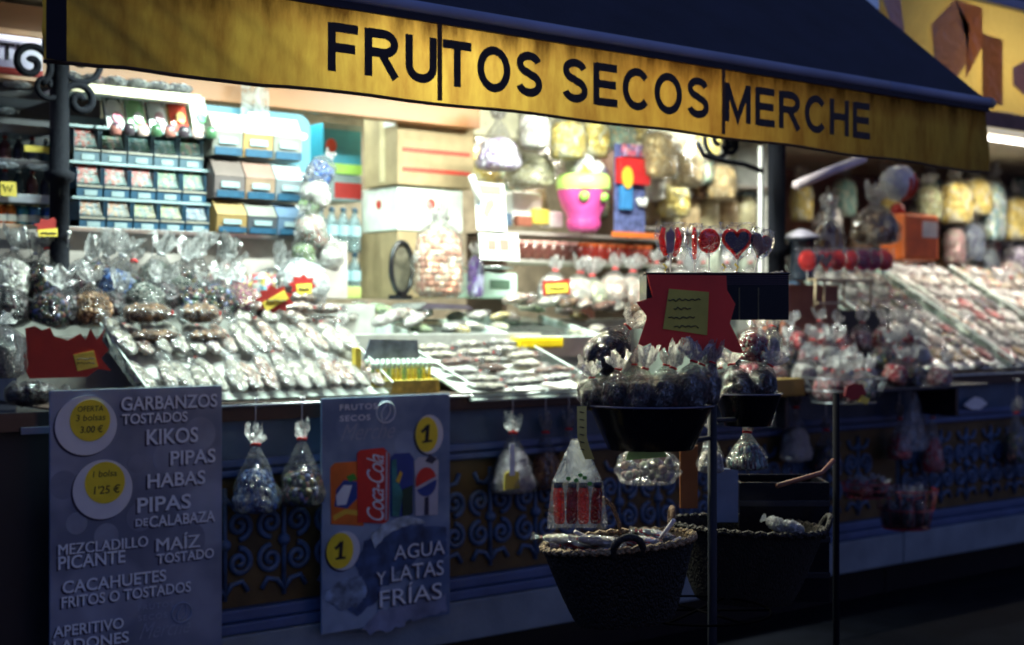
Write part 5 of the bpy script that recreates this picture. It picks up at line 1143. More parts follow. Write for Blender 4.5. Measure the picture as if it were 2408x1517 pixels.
# the lollipop row on its wooden rack
t = thing('lollipop_rack', 'small pale wooden rack holding a row of red lollipops, on the next kiosk', 'rack', at(1978, 722, 5.0))
s = mpp(1978, 5.0)
obj('top_bar', box(-108 * s, 108 * s, -.03, .03, 60 * s, 66 * s), mat('pale_birch', (.55, .42, .26), .5), t)
obj('lower_bar', box(-98 * s, 0 * s, -.03, -.015, 6 * s, 12 * s), mat('pale_birch', (.55, .42, .26), .5), t)
for x in (-104, -72, 0, 100): obj('leg', tube([(x * s, -.02, 60 * s), ((x - 4) * s, -.025, 0)], 2.6 * s, 8), mat('pale_birch', (.55, .42, .26), .5), t)
for i, (px, py, rw, kd, mm) in enumerate([(1898, 612, 20, 'disc', None), (1912, 612, 18, 'dark', None), (1942, 612, 21, 'heart', None), (1968, 612, 20, 'disc', None), (2000, 612, 17, 'disc', None), (2030, 612, 20, 'disc', LPK), (2052, 612, 18, 'disc', LPK), (2078, 612, 22, 'disc', None)]):
    s2 = mpp(px, 5.0)
    lolly('%s lollipop on the pale wooden rack, counted from the thick post, %s' % (ORD[i], {'disc': 'round', 'dark': 'dark', 'heart': 'heart shaped'}[kd]), at(px, py, 5.0), rw * s2, 24 * s2, kd, -YAW + .2 * (i % 3), 26 * s2, m=mm or mat('row_red_sugar', (.75, .03, .025), .2), group='lollipops on the pale wooden rack')
o, W_, H_ = carton('plain reddish brown box under the wooden lollipop rack', 'brown_box', 1846, 668, 1972, 790, 5.12, .25, mat('reddish_brown_board', (.26, .10, .06), .6))
o, W_, H_ = carton('dark olive box between the reddish brown box and the sloping trays', 'dark_box', 1976, 728, 2092, 870, 5.2, .3, mat('dark_olive_board', (.035, .034, .02), .5))
o = obj('counter_pad', box(at(1846, 790, 5.12).x, at(2092, 800, 5.12).x, 5.1, 5.5, 1.276, 1.5), BLACK); tag(o, 'black pedestal under the reddish brown box of the next kiosk', 'pedestal')
# sloping trays
SX = 7.15
for c in range(3):
    xa = SX + c * .9
    nm = ['nearest the thick post', 'in the middle', 'farthest along'][c]
    slope_tray('sloping sweet tray of the next kiosk, ' + nm, xa + .01, xa + .88, 5.02, 1.30, 1.25, 31, .05, (.31, .62, .93))
    MT = Matrix.Translation((xa, 5.02, 1.30)) @ Matrix.Rotation(R(31), 4, 'X')
    for r in range(8):
        for i in range(5):
            p = MT @ Vector((.05 + i * .165, .02 + r * .155, .01 + .012 * (i % 2)))
            mt_ = [cells('orange_yellow_mix', [(.7, .3, .06), (.75, .6, .2), (.75, .7, .6), (.5, .15, .05)], 22), WHITC, NUTW, WHITC, DMIX, WHITC, NUTW, WHITC][r]
            if rnd.random() < .25: mt_ = rnd.choice([MIXC, NUTP, WHITC, PINKC])
            packet('%s packet of the %s crosswise row, next kiosk tray %s' % (ORD[i], ORD[r], nm), p, .12, .17, mt_, rot=(R(31 + rnd.uniform(-6, 6)), R(rnd.uniform(-6, 6)), R(rnd.uniform(-18, 18))), th=.05, group='packets in the sloping trays of the next kiosk', fm=FILM2)
o = obj('display_side', mesh('side', [(SX - .02, 5.02, 1.276), (SX - .02, 6.2, 1.276), (SX - .02, 6.2, 1.95), (SX - .02, 5.02, 1.31), (SX, 5.02, 1.276), (SX, 6.2, 1.276), (SX, 6.2, 1.95), (SX, 5.02, 1.31)], [(0, 1, 2, 3), (7, 6, 5, 4), (0, 3, 7, 4), (3, 2, 6, 7), (2, 1, 5, 6), (1, 0, 4, 5)]), PAINTB, k2)
# hanging goods at the far side
far = [(2205, 405, 2285, 520, YELC, 'sack', 'yellow crisps'), (2255, 400, 2330, 500, YELC, 'sack', 'yellow puffs'), (2308, 395, 2362, 560, cells('aqua_white', [(.45, .65, .7), (.75, .8, .8), (.2, .4, .42), (.6, .7, .5)], 14), 'sack', 'aqua and white wraps'), (2352, 440, 2425, 560, YELC, 'sack', 'bright yellow crisps'),
       (2225, 515, 2265, 615, cells('dusty_pink', [(.4, .2, .2), (.5, .3, .3), (.35, .3, .25)], 12), 'sack', 'dusty pink sweets'), (2262, 505, 2312, 610, cells('slate_blue', [(.16, .2, .26), (.25, .3, .34), (.1, .12, .2)], 12), 'sack', 'slate blue sweets'), (2312, 560, 2345, 690, cells('dark_slate', [(.06, .07, .1), (.1, .12, .16), (.2, .25, .26)], 12), 'sack', 'dark slate sweets'), (2345, 590, 2408, 700, cells('cream_pink', [(.7, .62, .5), (.6, .3, .28), (.72, .7, .66)], 10), 'sack', 'cream and pink sweets'),
       (2240, 610, 2308, 695, cells('terracotta', [(.4, .17, .08), (.5, .24, .12), (.3, .4, .3)], 8), 'sack', 'terracotta coloured nuts'), (2362, 560, 2430, 650, PURP, 'sack', 'violet foil sweets'), (2160, 420, 2210, 510, cells('olive_green_wrap', [(.3, .34, .15), (.4, .42, .25), (.2, .16, .08)], 12), 'sack', 'olive wraps')]
for i, (a_, b_, c_, d_, m_, st, nm) in enumerate(far):
    pbag('bag of %s hanging at the far side of the next kiosk' % nm, a_ - 10, b_ - 5, c_ + 10, d_ + 8, 6.4, m_, style=st, fill=.78, group='bags hanging in the next kiosk', tie=False, name='snack_bag', v=i)
for i in range(7):
    p = at(2150 + i * 42, 545 + (i % 2) * 6, 7.4)
    o = thing('storage_jar', '%s dim jar on the rear shelf of the next kiosk' % ORD[i], 'jar', (p.x, 7.4, 2.2), group='dim jars on the rear shelf of the next kiosk')
    obj('jar', BIGJAR, mat('jarc%d' % (i % 6), jc[i % 6], .15), o); obj('lid', BIGLID, LWHT, o, (0, 0, .26))
o = obj('rear_shelf', box(at(2100, 600, 7.5).x, 14, 7.2, 7.6, 2.17, 2.2), DARKW, k2)
for i, (px, py) in enumerate([(2330, 695), (2356, 700), (2392, 715), (2378, 680)]):
    pbag('%s small orange topped bag at the head of the far trays' % ORD[i], px - 26, py - 50, px + 26, py + 30, 5.9, [cells('orange_brown', [(.6, .28, .1), (.72, .6, .4), (.4, .15, .06)], 14), WHITC, PINKC, NUTP][i], style='round', fill=.6, group='small bags at the head of the far trays')
cols = [('mustard', YELC), ('rust red', cells('rust_sweets', [(.5, .12, .04), (.6, .3, .12), (.3, .06, .03)], 9)), ('cream', WHITC), ('sea green', cells('sea_green_sweets', [(.15, .4, .35), (.4, .55, .45), (.6, .65, .5)], 9)), ('brown', NUTB), ('mixed', MIXC)]
for i in range(16):
    px = 1885 + i * 34; py = 395 + 60 * ((i * 5) % 3) + rnd.uniform(-8, 8); nm, m_ = cols[(i * 7) % 6]
    pbag('%s bag along the deep hanging row of the next kiosk, %s contents' % (ORD[i], nm), px - 32, py, px + 32, py + 120, 6.95, m_, style='sack', fill=.75, group='bags in the deep hanging row of the next kiosk', tie=False, name='snack_bag', v=i)
# piles of small tied bags on the near counter of the next kiosk
pts = []
for r in range(3):
    for i in range(9 - r):
        pts.append((1770 + i * 54 + r * 22 + rnd.uniform(-8, 8), 905 - r * 42 + rnd.uniform(-6, 6), 4.72 + r * .12))
for i, (px, py, Y_) in enumerate(pts):
    if px > 2230: continue
    m_ = [PINKC, PINKC, WHITC, DMIX, cells('rose_white', [(.65, .3, .3), (.78, .7, .68), (.4, .06, .1), (.2, .1, .16)], 20)][rnd.randrange(5)]
    pbag('small tied bag, %s of the pile between lollipop stand and sloping trays' % ORD[i % 24], px - 32, py - 92, px + 32, py, Y_, m_, style='round', fill=.5, rot=(R(rnd.uniform(-15, 10)), R(rnd.uniform(-28, 28)), R(rnd.uniform(-30, 30))), group='small tied bags piled before the next kiosk', name='tied_bag', tie=None if i % 2 else WT, fm=HFILM)
o = thing('pile_shelf', 'dark shelf board carrying the pile of small tied bags', 'shelf'); a, b = at(1745, 905, 4.9), at(2225, 905, 4.9)
obj('board', box(a.x, b.x, 4.62, 4.995, 1.215, 1.235), BLACK, o); obj('bracket', box(a.x + .1, a.x + .13, 4.7, 4.995, 1.05, 1.2145), BLACK, o); obj('bracket', box(b.x - .2, b.x - .17, 4.7, 4.995, 1.05, 1.2145), BLACK, o)
o, W_, H_ = carton('open ochre wooden box under the pile of tied bags', 'wooden_box', 1785, 893, 1892, 935, 4.6, .2, mat('ochre_wood', (.28, .18, .04), .6, bump=.2), bev=.004)
# round wire basket brimming with red bags
def wire_basket(label, px, py, rpx, Y, h, m, group=None):
    p = at(px, py, Y); s = mpp(px, Y); r = rpx * s
    t = thing('wire_basket', label, 'basket', p, group=group)
    ring = lambda rr, z: tube([(rr * math.cos(a), rr * math.sin(a), z) for a in [2 * math.pi * k / 40 for k in range(40)]], .0035, 6, closed=True)
    obj('rim', ring(r, 0), m, t); obj('middle_ring', ring(r * .9, -h * .5), m, t); obj('bottom_ring', ring(r * .75, -h), m, t)
    for k in range(14):
        a = 2 * math.pi * k / 14; obj('upright', tube([(r * math.cos(a), r * math.sin(a), 0), (r * .75 * math.cos(a), r * .75 * math.sin(a), -h)], .002, 5), m, t)
    obj('floor_disc', lathe([(r * .74, -h - .004), (r * .74, -h)], 30), m, t)
    return p, r
WIRE = mat('dark_red_wire', (.2, .02, .03), .35); WIREK = mat('grey_wire', (.25, .27, .3), .3, .8)
p, r = wire_basket('grey wire basket brimming with pink and red tied bags', 1985, 888, 98, 4.45, .12, WIREK)
for i in range(8):
    a = i * 2.4; q = p + Vector((r * .55 * math.cos(a), r * .55 * math.sin(a), -.11))
    bag('tied bag in the grey wire basket, %s counted round, pink and red sweets' % ORD[i], q, .11, .21, [PINKC, cells('rose_white', [(.65, .3, .3)], 20), DMIX][i % 3], style='round', fill=.5, rot=(R(rnd.uniform(-15, 15)), R(rnd.uniform(-22, 22)), a), group='tied bags in the grey wire basket', name='tied_bag')
pc = thing('price_sign', 'crumpled red and yellow price tag on the grey wire basket rim', 'price sign', at(2010, 930, 4.25))
obj('red_card', plate([(-.08, .0), (-.03, -.02), (.05, -.015), (.09, .01), (.06, .05), (.0, .06), (-.06, .05)], 0, .003), REDC, pc); obj('yellow_label', plate([(.02, -.03), (.09, -.045), (.11, -.02), (.05, .0)], -.004, -.001), YEL, pc)
# glass jar like clear cone next to it
o = thing('hanging_film', 'pale clear cone of film hanging at the corner of the sloping trays', 'bag', at(2150, 1060, 4.7)); s = mpp(2150, 4.7)
obj('wrapper', STY['cone']['film'][1][0], film('thin_film', haze=.06, spark=.2), o, (0, 0, 0), (0, 0, 0), (90 * s, 50 * s, 175 * s))
# bags under the next kiosk's ledge
for i, (x0_, y0_, x1_, y1_, m_, nm) in enumerate([(1826, 925, 1916, 1085, WHITC, 'white and pink mallows, two lobed'), (1900, 985, 1985, 1110, DMIX, 'dark sweets'), (2080, 960, 2150, 1080, PINKC, 'red sweets'), (2160, 950, 2225, 1110, PINKC, 'deep red sweets, faint in the dark'), (2350, 940, 2430, 1090, DMIX, 'brown and black sweets')]):
    hook_bag('hanging bag of %s under the next kiosk ledge' % nm, x0_, y0_, x1_, y1_, 4.93, m_, .5, hooky=y0_ - 45, v=i)
p, r = wire_basket('dark red wire basket low beside the slim dark pole, nearer the pole', 2035, 1135, 56, 4.55, .07, WIRE)
for i in range(5):
    a = i * 1.3; bag('small shiny bag in the nearer low dark red basket, %s round' % ORD[i], p + Vector((r * .5 * math.cos(a), r * .5 * math.sin(a), -.065)), .08, .1, [DARK, PINKC][i % 2], style='round', fill=.5, rot=(0, R(rnd.uniform(-30, 30)), a), group='small bags in the low dark red basket', name='tied_bag')
p, r = wire_basket('larger dark red wire basket low by the grey blue plinth', 2130, 1150, 72, 4.5, .2, WIRE)
for i in range(5):
    a = i * 1.3; bag('small shiny bag in the larger low dark red basket, %s round' % ORD[i], p + Vector((r * .5 * math.cos(a), r * .5 * math.sin(a), -.19)), .1, .2, [DARK, DMIX][i % 2], style='round', fill=.6, rot=(0, R(rnd.uniform(-20, 20)), a), group='small bags in the larger low basket', name='tied_bag')
o = obj('reflector_badge', plate([(-.12, 0), (-.05, .03), (.0, .045), (.06, .035), (.13, 0), (.05, -.035), (-.04, -.03)], -.004, 0), mat('pale_badge', (.8, .82, .85), .15), None, at(2292, 950, 5.0)); tag(o, 'pale lozenge shaped badge on the dark blue front under the sloping trays', 'badge')

# ================================================================== LOLLIPOP STAND in front
DS = 4.2
def sp(px, py, dep=DS):
    a = (px - 1204) / F; b = (750 - py) / F
    return Vector(((SN + CS * a) * dep, (CS - SN * a) * dep, EYE + b * dep))
U = DS / F
base = sp(1675, 750); base.z = 0
st = thing('display_stand', 'tall dark metal stand with a black box on top and round bowls below', 'stand', base, (0, 0, -YAW))
def sl_(px, py): return ((px - 1675) * U, EYE + (750 - py) * U)
POLE = mat('dark_slate_pole', (.007, .011, .024), .7, 0)
DKP = mat('dark_tinted_plastic', (.006, .006, .009), .22, spec=.25, bump=.06, bscale=14)
obj('pole', tube([(0, 0, 0), (0.0, 0, 1.58)], .0135, 16), POLE, st)
obj('foot_plate', lathe([(.26, 0), (.26, .012), (.05, .03), (.02, .05)], 32), BLACK, st)
# black box on top
x0, z1 = sl_(1512, 646); x1, z0 = sl_(1838, 752)
bm = bmesh.new(); w_ = .006
box(x0, x1, -.11, -.11 + w_, z0, z1, .001, bm); box(x0, x1, .11, .11 + w_, z0, z1, .001, bm)
box(x0, x0 + w_, -.103, .109, z0, z1, .001, bm); box(x1 - w_, x1, -.103, .109, z0, z1, .001, bm); box(x0 + w_, x1 - w_, -.103, .109, z0, z0 + w_, .001, bm)
bx_ = obj('top_box', from_bm('tb', bm), DKP, st)
for k in range(5):
    z = z1 - .006 - k * .006
    obj('box_ridge', box(x0 + .001, x1 - .001, -.1125, -.1105, z - .001, z + .001, 0), mat('ridge_plum', (.06, .02, .04), .2), bx_)
obj('box_rim', tube([(x0, -.11, z1), (x1, -.11, z1), (x1, .115, z1), (x0, .115, z1)], .0035, 6, closed=True), mat('glossy_black_rim', (.02, .015, .02), .08), bx_)
obj('foam_block', box(x0 + .01, x1 - .01, -.09, .1, z0 + .01, z1 - .008, .002), mat('white_foam', (.7, .7, .72), .7, bump=.5, bscale=80), bx_)
for k in range(2): obj('tape_strip', box((x0 + x1) / 2 + .06 + k * .055, (x0 + x1) / 2 + .064 + k * .055, -.1115, -.1105, z0, z1 - .04, 0), mat('dim_gold_tape', (.12, .09, .03), .4), bx_)
# crumpled clear film shreds on the foam
for i in range(18):
    px = 1520 + i * 18
    o_ = obj('film_shred', grid(6, 3, lambda u, v: ((u - .5) * .06, .04 * v + .01 * math.sin(u * 9), .006 + .014 * abs(noise.noise(Vector((u * 4, v * 3, i * 2.1)))))), FILM3, bx_, ((px - 1675) * U, -.09 + (i % 3) * .05, z1 - .006), (0, 0, i * .7))
# lollipops
for i, (px, py, rw, rh, kd, mm, nm, tw) in enumerate([(1576, 567, 27, 36, 'shoe', None, 'horseshoe shaped red lollipop in clear cellophane, nearest the yellow tray', 0), (1633, 572, 16, 38, 'edge', None, 'red lollipop seen edge on beside the round one', 0),
        (1667, 566, 26, 29, 'disc', None, 'round translucent red lollipop on the black box', .25), (1733, 568, 32, 36, 'heart', None, 'heart lollipop with red rim and dark middle on the black box', 0), (1788, 574, 28, 32, 'dark', None, 'dark plum heart lollipop turned aside at the end of the black box', .5)]):
    lolly(nm, sp(px, py), rw * U, rh * U, kd, -YAW + tw, (z1 - sp(px, py).z + rh * U) * -1 + .02 if False else abs(sp(px, py).z - rh * U - z1) + .02, m=mm, tilt=(0, 0, 0, 0, 14)[i], group='lollipops standing in the black box')
for i in range(3):
    px = (1562, 1700, 1730)[i]; o = obj('twist_clip', tube([(0, 0, 0), (.006, 0, .01), (-.004, 0, .02)], .003, 6), YEL, st, ((px - 1675) * U, -.01, z1 + .012))
# red jagged sign
o = thing('price_sign', 'large red jagged price sign with faded yellow label on the lollipop stand box', 'price sign', sp(1675, 750), (0, 0, -YAW))
z_ = [(290, 580), (350, 830), (170, 880), (290, 1040), (170, 1400), (330, 1325), (375, 1455), (480, 1370), (525, 1465), (600, 1360), (690, 1475), (810, 1415), (835, 1470), (930, 1400), (1010, 1400), (1085, 1440), (1100, 1350), (1220, 1425), (1340, 1440), (1260, 1250), (1190, 1110), (1250, 900), (1160, 750), (1150, 590)]
P_ = [((1500 + a / 4.461) * .9632, (540 + b / 4.461) * .9632) for a, b in z_]
obj('red_card', plate([((x - 1675) * U * .97, (750 - y) * U * .97) for x, y in P_], -.126, -.122), mat('bright_red_card', (.85, .05, .03), .55, var=.15, scale=5), o)
z_ = [(525, 735), (960, 770), (940, 1240), (460, 1170)]
Q_ = [((1500 + a / 4.461) * .9632, (540 + b / 4.461) * .9632) for a, b in z_]
lq = obj('yellow_label', plate([((x - 1675) * U * .97, (750 - y) * U * .97) for x, y in Q_], -.1305, -.1265), mat('faded_yellow_card', (.6, .5, .08), .6), o)
for k in range(4):
    n_ = 18; y_ = 706 + k * 20
    obj('pen_stroke', tube([((1560 + q * 4.3 - 1675) * U, -.132, (750 - y_ - (2 + 5 * noise.noise(Vector((q * .9, k * 3.1, 0)))) * math.sin(q * 1.9 + k)) * U) for q in range(3 * (k % 2), n_ - (k * 5) % 7)], .0016, 5), INK, lq)
# bowls
def bowl(px, py, dep, rx, ry, h, m, name='bowl'):
    p = sp(px, py, dep); lp = Matrix.Rotation(YAW, 4, 'Z') @ (p - base)
    prof = [(.62, -h), (.68, -h), (.84, -h * .5), (.98, -.008), (1.02, 0), (1.0, .004), (.95, -.006), (.82, -h * .5), (.64, -h + .006)]
    me = lathe([(r, z) for r, z in prof], 48)
    o_ = obj(name, me, m, st, lp, (0, 0, 0), (rx, ry, 1))
    obj('bowl_rim', tube([(math.cos(a) * 1.02 * rx, math.sin(a) * 1.02 * ry, 0) for a in [2 * math.pi * k / 60 for k in range(60)]], .003, 6, closed=True), mat('glossy_rim', (.10, .10, .16), .08, spec=.8), st, lp)
    return p, lp
bp, bl_ = bowl(1530, 952, 4.05, .178, .15, .125, DKP)
bp2, bl2 = bowl(1758, 925, 4.45, .105, .10, .10, DKP)
obj('bowl_arm', tube([(0, 0, 1.25), tuple(bl_ + Vector((.05, .0, -.11)))], .007, 8), POLE, st)
obj('bowl_arm', tube([(0, 0, 1.3), tuple(bl2 + Vector((-.02, 0, -.08)))], .007, 8), POLE, st)
specs = [(1402, 962, 62, 105, -8, 0), (1392, 950, 56, 115, -14, .06), (1452, 965, 72, 135, 2, -.04), (1440, 946, 66, 120, -5, .08), (1502, 972, 70, 145, 8, -.08), (1500, 948, 66, 130, -6, .07), (1556, 972, 78, 150, 14, -.08), (1560, 950, 74, 130, 4, .06), (1612, 965, 80, 160, 10, -.06), (1622, 945, 76, 130, 18, .05), (1655, 950, 66, 140, 12, -.0)]
for i, (px, py, w_, h_, tl, dd) in enumerate(specs):
    q = sp(px, py, 4.03 + dd)
    bag('black liquorice bag, %s from the yellow strip label in the stand bowl' % ORD[i], q, w_ * U * 1.08, h_ * U * .95, DARK, style='round', fill=.52, rot=(R(rnd.uniform(-10, 6)), R(tl), -YAW + rnd.uniform(-.4, .4)), group='liquorice bags in the stand bowl', name='liquorice_bag', v=i, d=w_ * U * .8, fm=FILM3B if (FILM3B := film('crisp_cellophane', (1, 1, 1), haze=.05, rough=.1, scale=11, spark=.2)) else None)
bag('big clear liquorice bag leaning on the red jagged sign, topmost of the bowl', sp(1398, 868, 4.12), .125, .215, DARK, style='round', fill=.6, rot=(0, R(38), -YAW), name='liquorice_bag', fm=FILM3B, v=2)
for i, (px, py, w_, h_, tl) in enumerate([(1742, 945, 80, 120, -14), (1778, 935, 74, 110, 24), (1722, 930, 60, 95, -24)]):
    bag('dark liquorice bag in the small bowl past the pole, %s' % ['fullest', 'tilted towards the next kiosk', 'squeezed against the pole'][i], sp(px, py, 4.42 + i * .04), w_ * U * 1.1, h_ * U * 1.1, DARK, style='round', fill=.6, rot=(0, R(tl), -YAW), group='liquorice bags in the small bowl', name='liquorice_bag', fm=FILM3B, v=i + 1)
bag('open clear bag with pink and grey sweets beside the red jagged sign', sp(1765, 850, 4.5), .10, .13, PINKC, style='sack', fill=.7, rot=(0, R(8), -YAW), name='sweet_bag', tie=False, fm=FILM3B)
bag('small white twisted bag rising behind the pink and grey sweets', sp(1800, 860, 4.6), .075, .18, WHITC, style='round', fill=.55, rot=(0, R(12), -YAW), name='sweet_bag', fm=FILM3B)
# yellow strip label curling from the bowl
o = thing('strip_label', 'narrow yellow paper strip with pen marks curling from the bowl rim', 'label', sp(1368, 955, 3.92), (0, 0, -YAW))
def strip(u, v): return ((u - .5) * .026 + .030 * max(0, v - .55) ** 1.3 * 2, -.016 * math.sin(v * 2.4) , -.145 * v)
obj('paper', grid(3, 20, strip), mat('yellow_paper', (.62, .5, .12), .6), o); obj('paper_back', grid(3, 20, lambda u, v: tuple(Vector(strip(u, v)) + Vector((0, .0012, 0)))), mat('yellow_paper', (.62, .5, .12), .6), o)
for k in range(6): obj('pen_mark', tube([(-.006, -.016 * math.sin((.1 + k * .14) * 2.4) - .002, -.145 * (.1 + k * .14)), (.006, -.016 * math.sin((.1 + k * .14) * 2.4) - .002, -.145 * (.12 + k * .14))], .0014, 5), INK, o)
# marshmallow bag
mb = bag('bag of white and pink mallow balls hung under the liquorice bowl', sp(1524, 1138, 4.25), .19, .125, None, style='sack', rot=(0, 0, -YAW), name='mallow_bag', tie=False, fm=film('mallow_film', haze=.05, spark=.13))
for i in range(46):
    r_ = math.sqrt(rnd.random()) * .4; a = rnd.random() * 6.28; zz_ = .12 + .56 * rnd.random()
    bm = bmesh.new(); bmesh.ops.create_icosphere(bm, subdivisions=2, radius=.0125 + .002 * rnd.random())
    q_ = obj('mallow_ball', from_bm('mallow', bm, True), [mat('mallow_white', (.8, .78, .78), .7), mat('mallow_pink', (.7, .5, .52), .7), mat('mallow_white', (.8, .78, .78), .7), mat('mallow_lilac', (.55, .5, .6), .7)][i % 4], mb, (r_ * math.cos(a), r_ * math.sin(a), zz_), (0, 0, 0), (1 / .19, 1 / .152, 1 / .125))
o = obj('lime_header_card', plate([(-.06, 0), (.06, .01), (.045, .05), (.03, .062), (-.045, .055)], 0, .004), mat('lime_card', (.35, .62, .2), .5), None, sp(1520, 1082, 4.16), (0, 0, -YAW)); tag(o, 'lime green header card of the mallow ball bag', 'card')
# bag with four cola coloured sweet tubes
cb = thing('tube_bag', 'frosted bag with four cola coloured tubes hanging in front of the basket', 'bag', sp(1358, 1243, 3.95), (0, 0, -YAW))
S_ = 3.95 / F
def cbf(u, v):
    z = v * 212 * S_; hw = 68 * S_ * (1 if v < .1 else (1 - (v - .1) * .35 if v < .5 else .86 - (v - .5) * 1.35)); hw = max(hw, 12 * S_)
    a = u * 2 * math.pi
    return (hw * math.cos(a) * (1 + .05 * math.sin(9 * a)), .3 * hw * math.sin(a) * (1 + .1 * math.sin(7 * a + v * 3)), z)
obj('wrapper', grid(48, 20, cbf), film('tube_bag_film', (.95, .97, 1), haze=.1, rough=.1, scale=14, spark=.12), cb)
obj('frosted_top', grid(48, 12, lambda u, v: tuple(c * 1.012 if k < 2 else c for k, c in enumerate(cbf(u, .52 + .46 * v)))), FROST, cb)
for i in range(4):
    m_ = film('cola_jelly', (.8, .13, .05), haze=.4, rough=.06, scale=60, spark=.12) if i % 2 == 0 else film('dark_cola_jelly', (.4, .06, .05), haze=.4, rough=.06, scale=60, spark=.12)
    tb = obj('sweet_tube', tube([(0, 0, 0), (0, 0, .01), (0, 0, .085), (0, 0, .1)], .0155, 14, lambda t_: .75 if t_ < .05 or t_ > .95 else 1), m_, cb, ((-42 + i * 28) * S_, (.004, -.006)[i % 2], .014 + .002 * (i % 2)), (0, R((-2, 1, 0, 3)[i]), 0))
    obj('tube_cap', tube([(0, 0, .1), (0, 0, .115)], .0125, 12), mat('black_jelly_cap', (.02, .02, .05), .2), tb)
for i, (x_, z_) in enumerate([(-22, 120), (-4, 116), (16, 122), (28, 108), (6, 128)]):
    obj('green_print', disc(x_ * S_, z_ * S_, 6 * S_, 5 * S_, -.3 * 55 * S_ - .003, -.3 * 55 * S_ - .001, 9), mat('print_leaf_green', (.12, .4, .06), .5), cb)
# bags past the pole
bag('clear bag with a red tie hanging just past the stand pole', sp(1672, 1112, 4.35), .085, .165, WHITC, style='cone', fill=.4, rot=(0, 0, -YAW), name='hanging_bag', v=1)
tb_ = bag('wide clear bag of green and grey glass like tubes past the stand pole', sp(1757, 1104, 4.5), .14, .15, cells('tube_stripes', [(.2, .35, .34), (.1, .06, .08), (.5, .55, .5), (.05, .08, .1)], 6, .2, .4, (3, 3, .2)), style='cone', fill=.6, rot=(0, 0, -YAW), name='hanging_bag', v=2)
bag('pink and white striped packet hanging under the small bowl', sp(1790, 1000, 4.5), .07, .115, cells('pink_white_stripes', [(.75, .72, .74), (.5, .2, .22), (.75, .7, .7), (.1, .06, .08)], 7, .3, .3, (3, 3, .15)), style='sack', fill=.85, rot=(0, R(12), -YAW), name='striped_packet', tie=False)
# things standing behind
o = obj('orange_board', box(-.03, .03, 0, .012, -.1, .11), mat('burnt_orange_board', (.30, .10, .02), .6), None, sp(1620, 1125, 4.75), (0, 0, -YAW)); tag(o, 'burnt orange board strip standing behind the mallow bag', 'board')
o = obj('blue_panel', box(-.04, .04, 0, .012, -.09, .09), mat('slate_blue_panel', (.16, .22, .34), .5), None, sp(1708, 1165, 4.75), (0, 0, -YAW)); tag(o, 'slate blue panel strip standing just past the stand pole', 'board')
# woven baskets
WV = cells('dark_woven_palm', [(.006, .005, .004), (.014, .009, .007), (.008, .007, .006)], 40, .6, 1.0, (1, 1, 2.2))
STRAW = cells('straw_rim', [(.36, .24, .13), (.25, .16, .08), (.45, .32, .18)], 90, .7, 1.0, (1, 1, 1))
def basket(label, px, py, dep, rx, ry, h, tilt, handles, rimm=None):
    p = sp(px, py, dep)
    t = thing('woven_basket', label, 'basket', p - Vector((0, 0, h)), (0, R(tilt), -YAW))
    rip = lambda a, z: 1 + .012 * math.sin(a * 60 + (z / .012 // 1) * math.pi)
    prof = [(.62 + .38 * (k / 24) ** .8, h * k / 24) for k in range(25)]
    sh = [(.001, 0)] + prof + [(.965, h - .002)] + [(.62 * .93 + (.965 - .62 * .93) * ((24 - k) / 24) ** .8, .012 + (h - .012) * (24 - k) / 24) for k in range(1, 25)] + [(.001, .012)]
    body = obj('body', lathe(sh, 96, rip, cap=False), WV if rimm is None else cells('black_woven_palm', [(.004, .003, .003), (.008, .006, .005)], 40, .9, .6, (1, 1, 2.2)), t, scale=(rx, ry, 1))
    obj('rim', tube([(rx * math.cos(a), ry * math.sin(a), h + .003 * math.sin(a * 40)) for a in [2 * math.pi * k / 160 for k in range(160)]], .0095, 8, closed=True), rimm or STRAW, t)
    obj('lining', lathe([((.955 - .1 * k / 6), h - .003 - k * .014) for k in range(7)], 64, rip, cap=False), rimm or STRAW, t, scale=(rx, ry, 1))
    for (ang, r_, m_, lean) in handles:
        cx_, cy_ = rx * math.cos(R(ang)), ry * math.sin(R(ang))
        tx, ty = -math.sin(R(ang)), math.cos(R(ang))
        pts_ = []
        for k in range(25):
            a = math.pi * (-.15 + 1.3 * k / 24); rr = r_
            off = lean * math.sin(a)
            pts_.append((cx_ + tx * rr * math.cos(a) + math.cos(R(ang)) * off, cy_ + ty * rr * math.cos(a) + math.sin(R(ang)) * off, h + rr * math.sin(a)))
        obj('handle', tube(pts_, .010, 8), m_, t)
    return t
HND = mat('brown_rope', (.16, .09, .05), .8, bump=.8, bscale=120); HNK = mat('black_rope', (.015, .013, .014), .7, bump=.8, bscale=120)
basket('big woven palm basket with a pale rim in front of the stand, packets inside', 1470, 1272, 4.0, .214, .165, .225, -5, [(-86, .040, HNK, .03)])
o = obj('rope_loop', tube([sp(1418, 1170, 4.1), sp(1440, 1190, 4.12), sp(1456, 1230, 4.13), sp(1462, 1290, 4.13)], .006, 8), HND); tag(o, 'thin curved brown handle rising from the back of the big basket', 'handle loop')
basket('black woven basket behind the stand pole with a brown rope handle', 1748, 1235, 4.6, .245, .2, .24, 3, [(178, .042, HND, .0), (0, .045, HNK, .02)], cells('dark_brown_rim', [(.02, .013, .01), (.01, .007, .006)], 90, .7, 1.0))
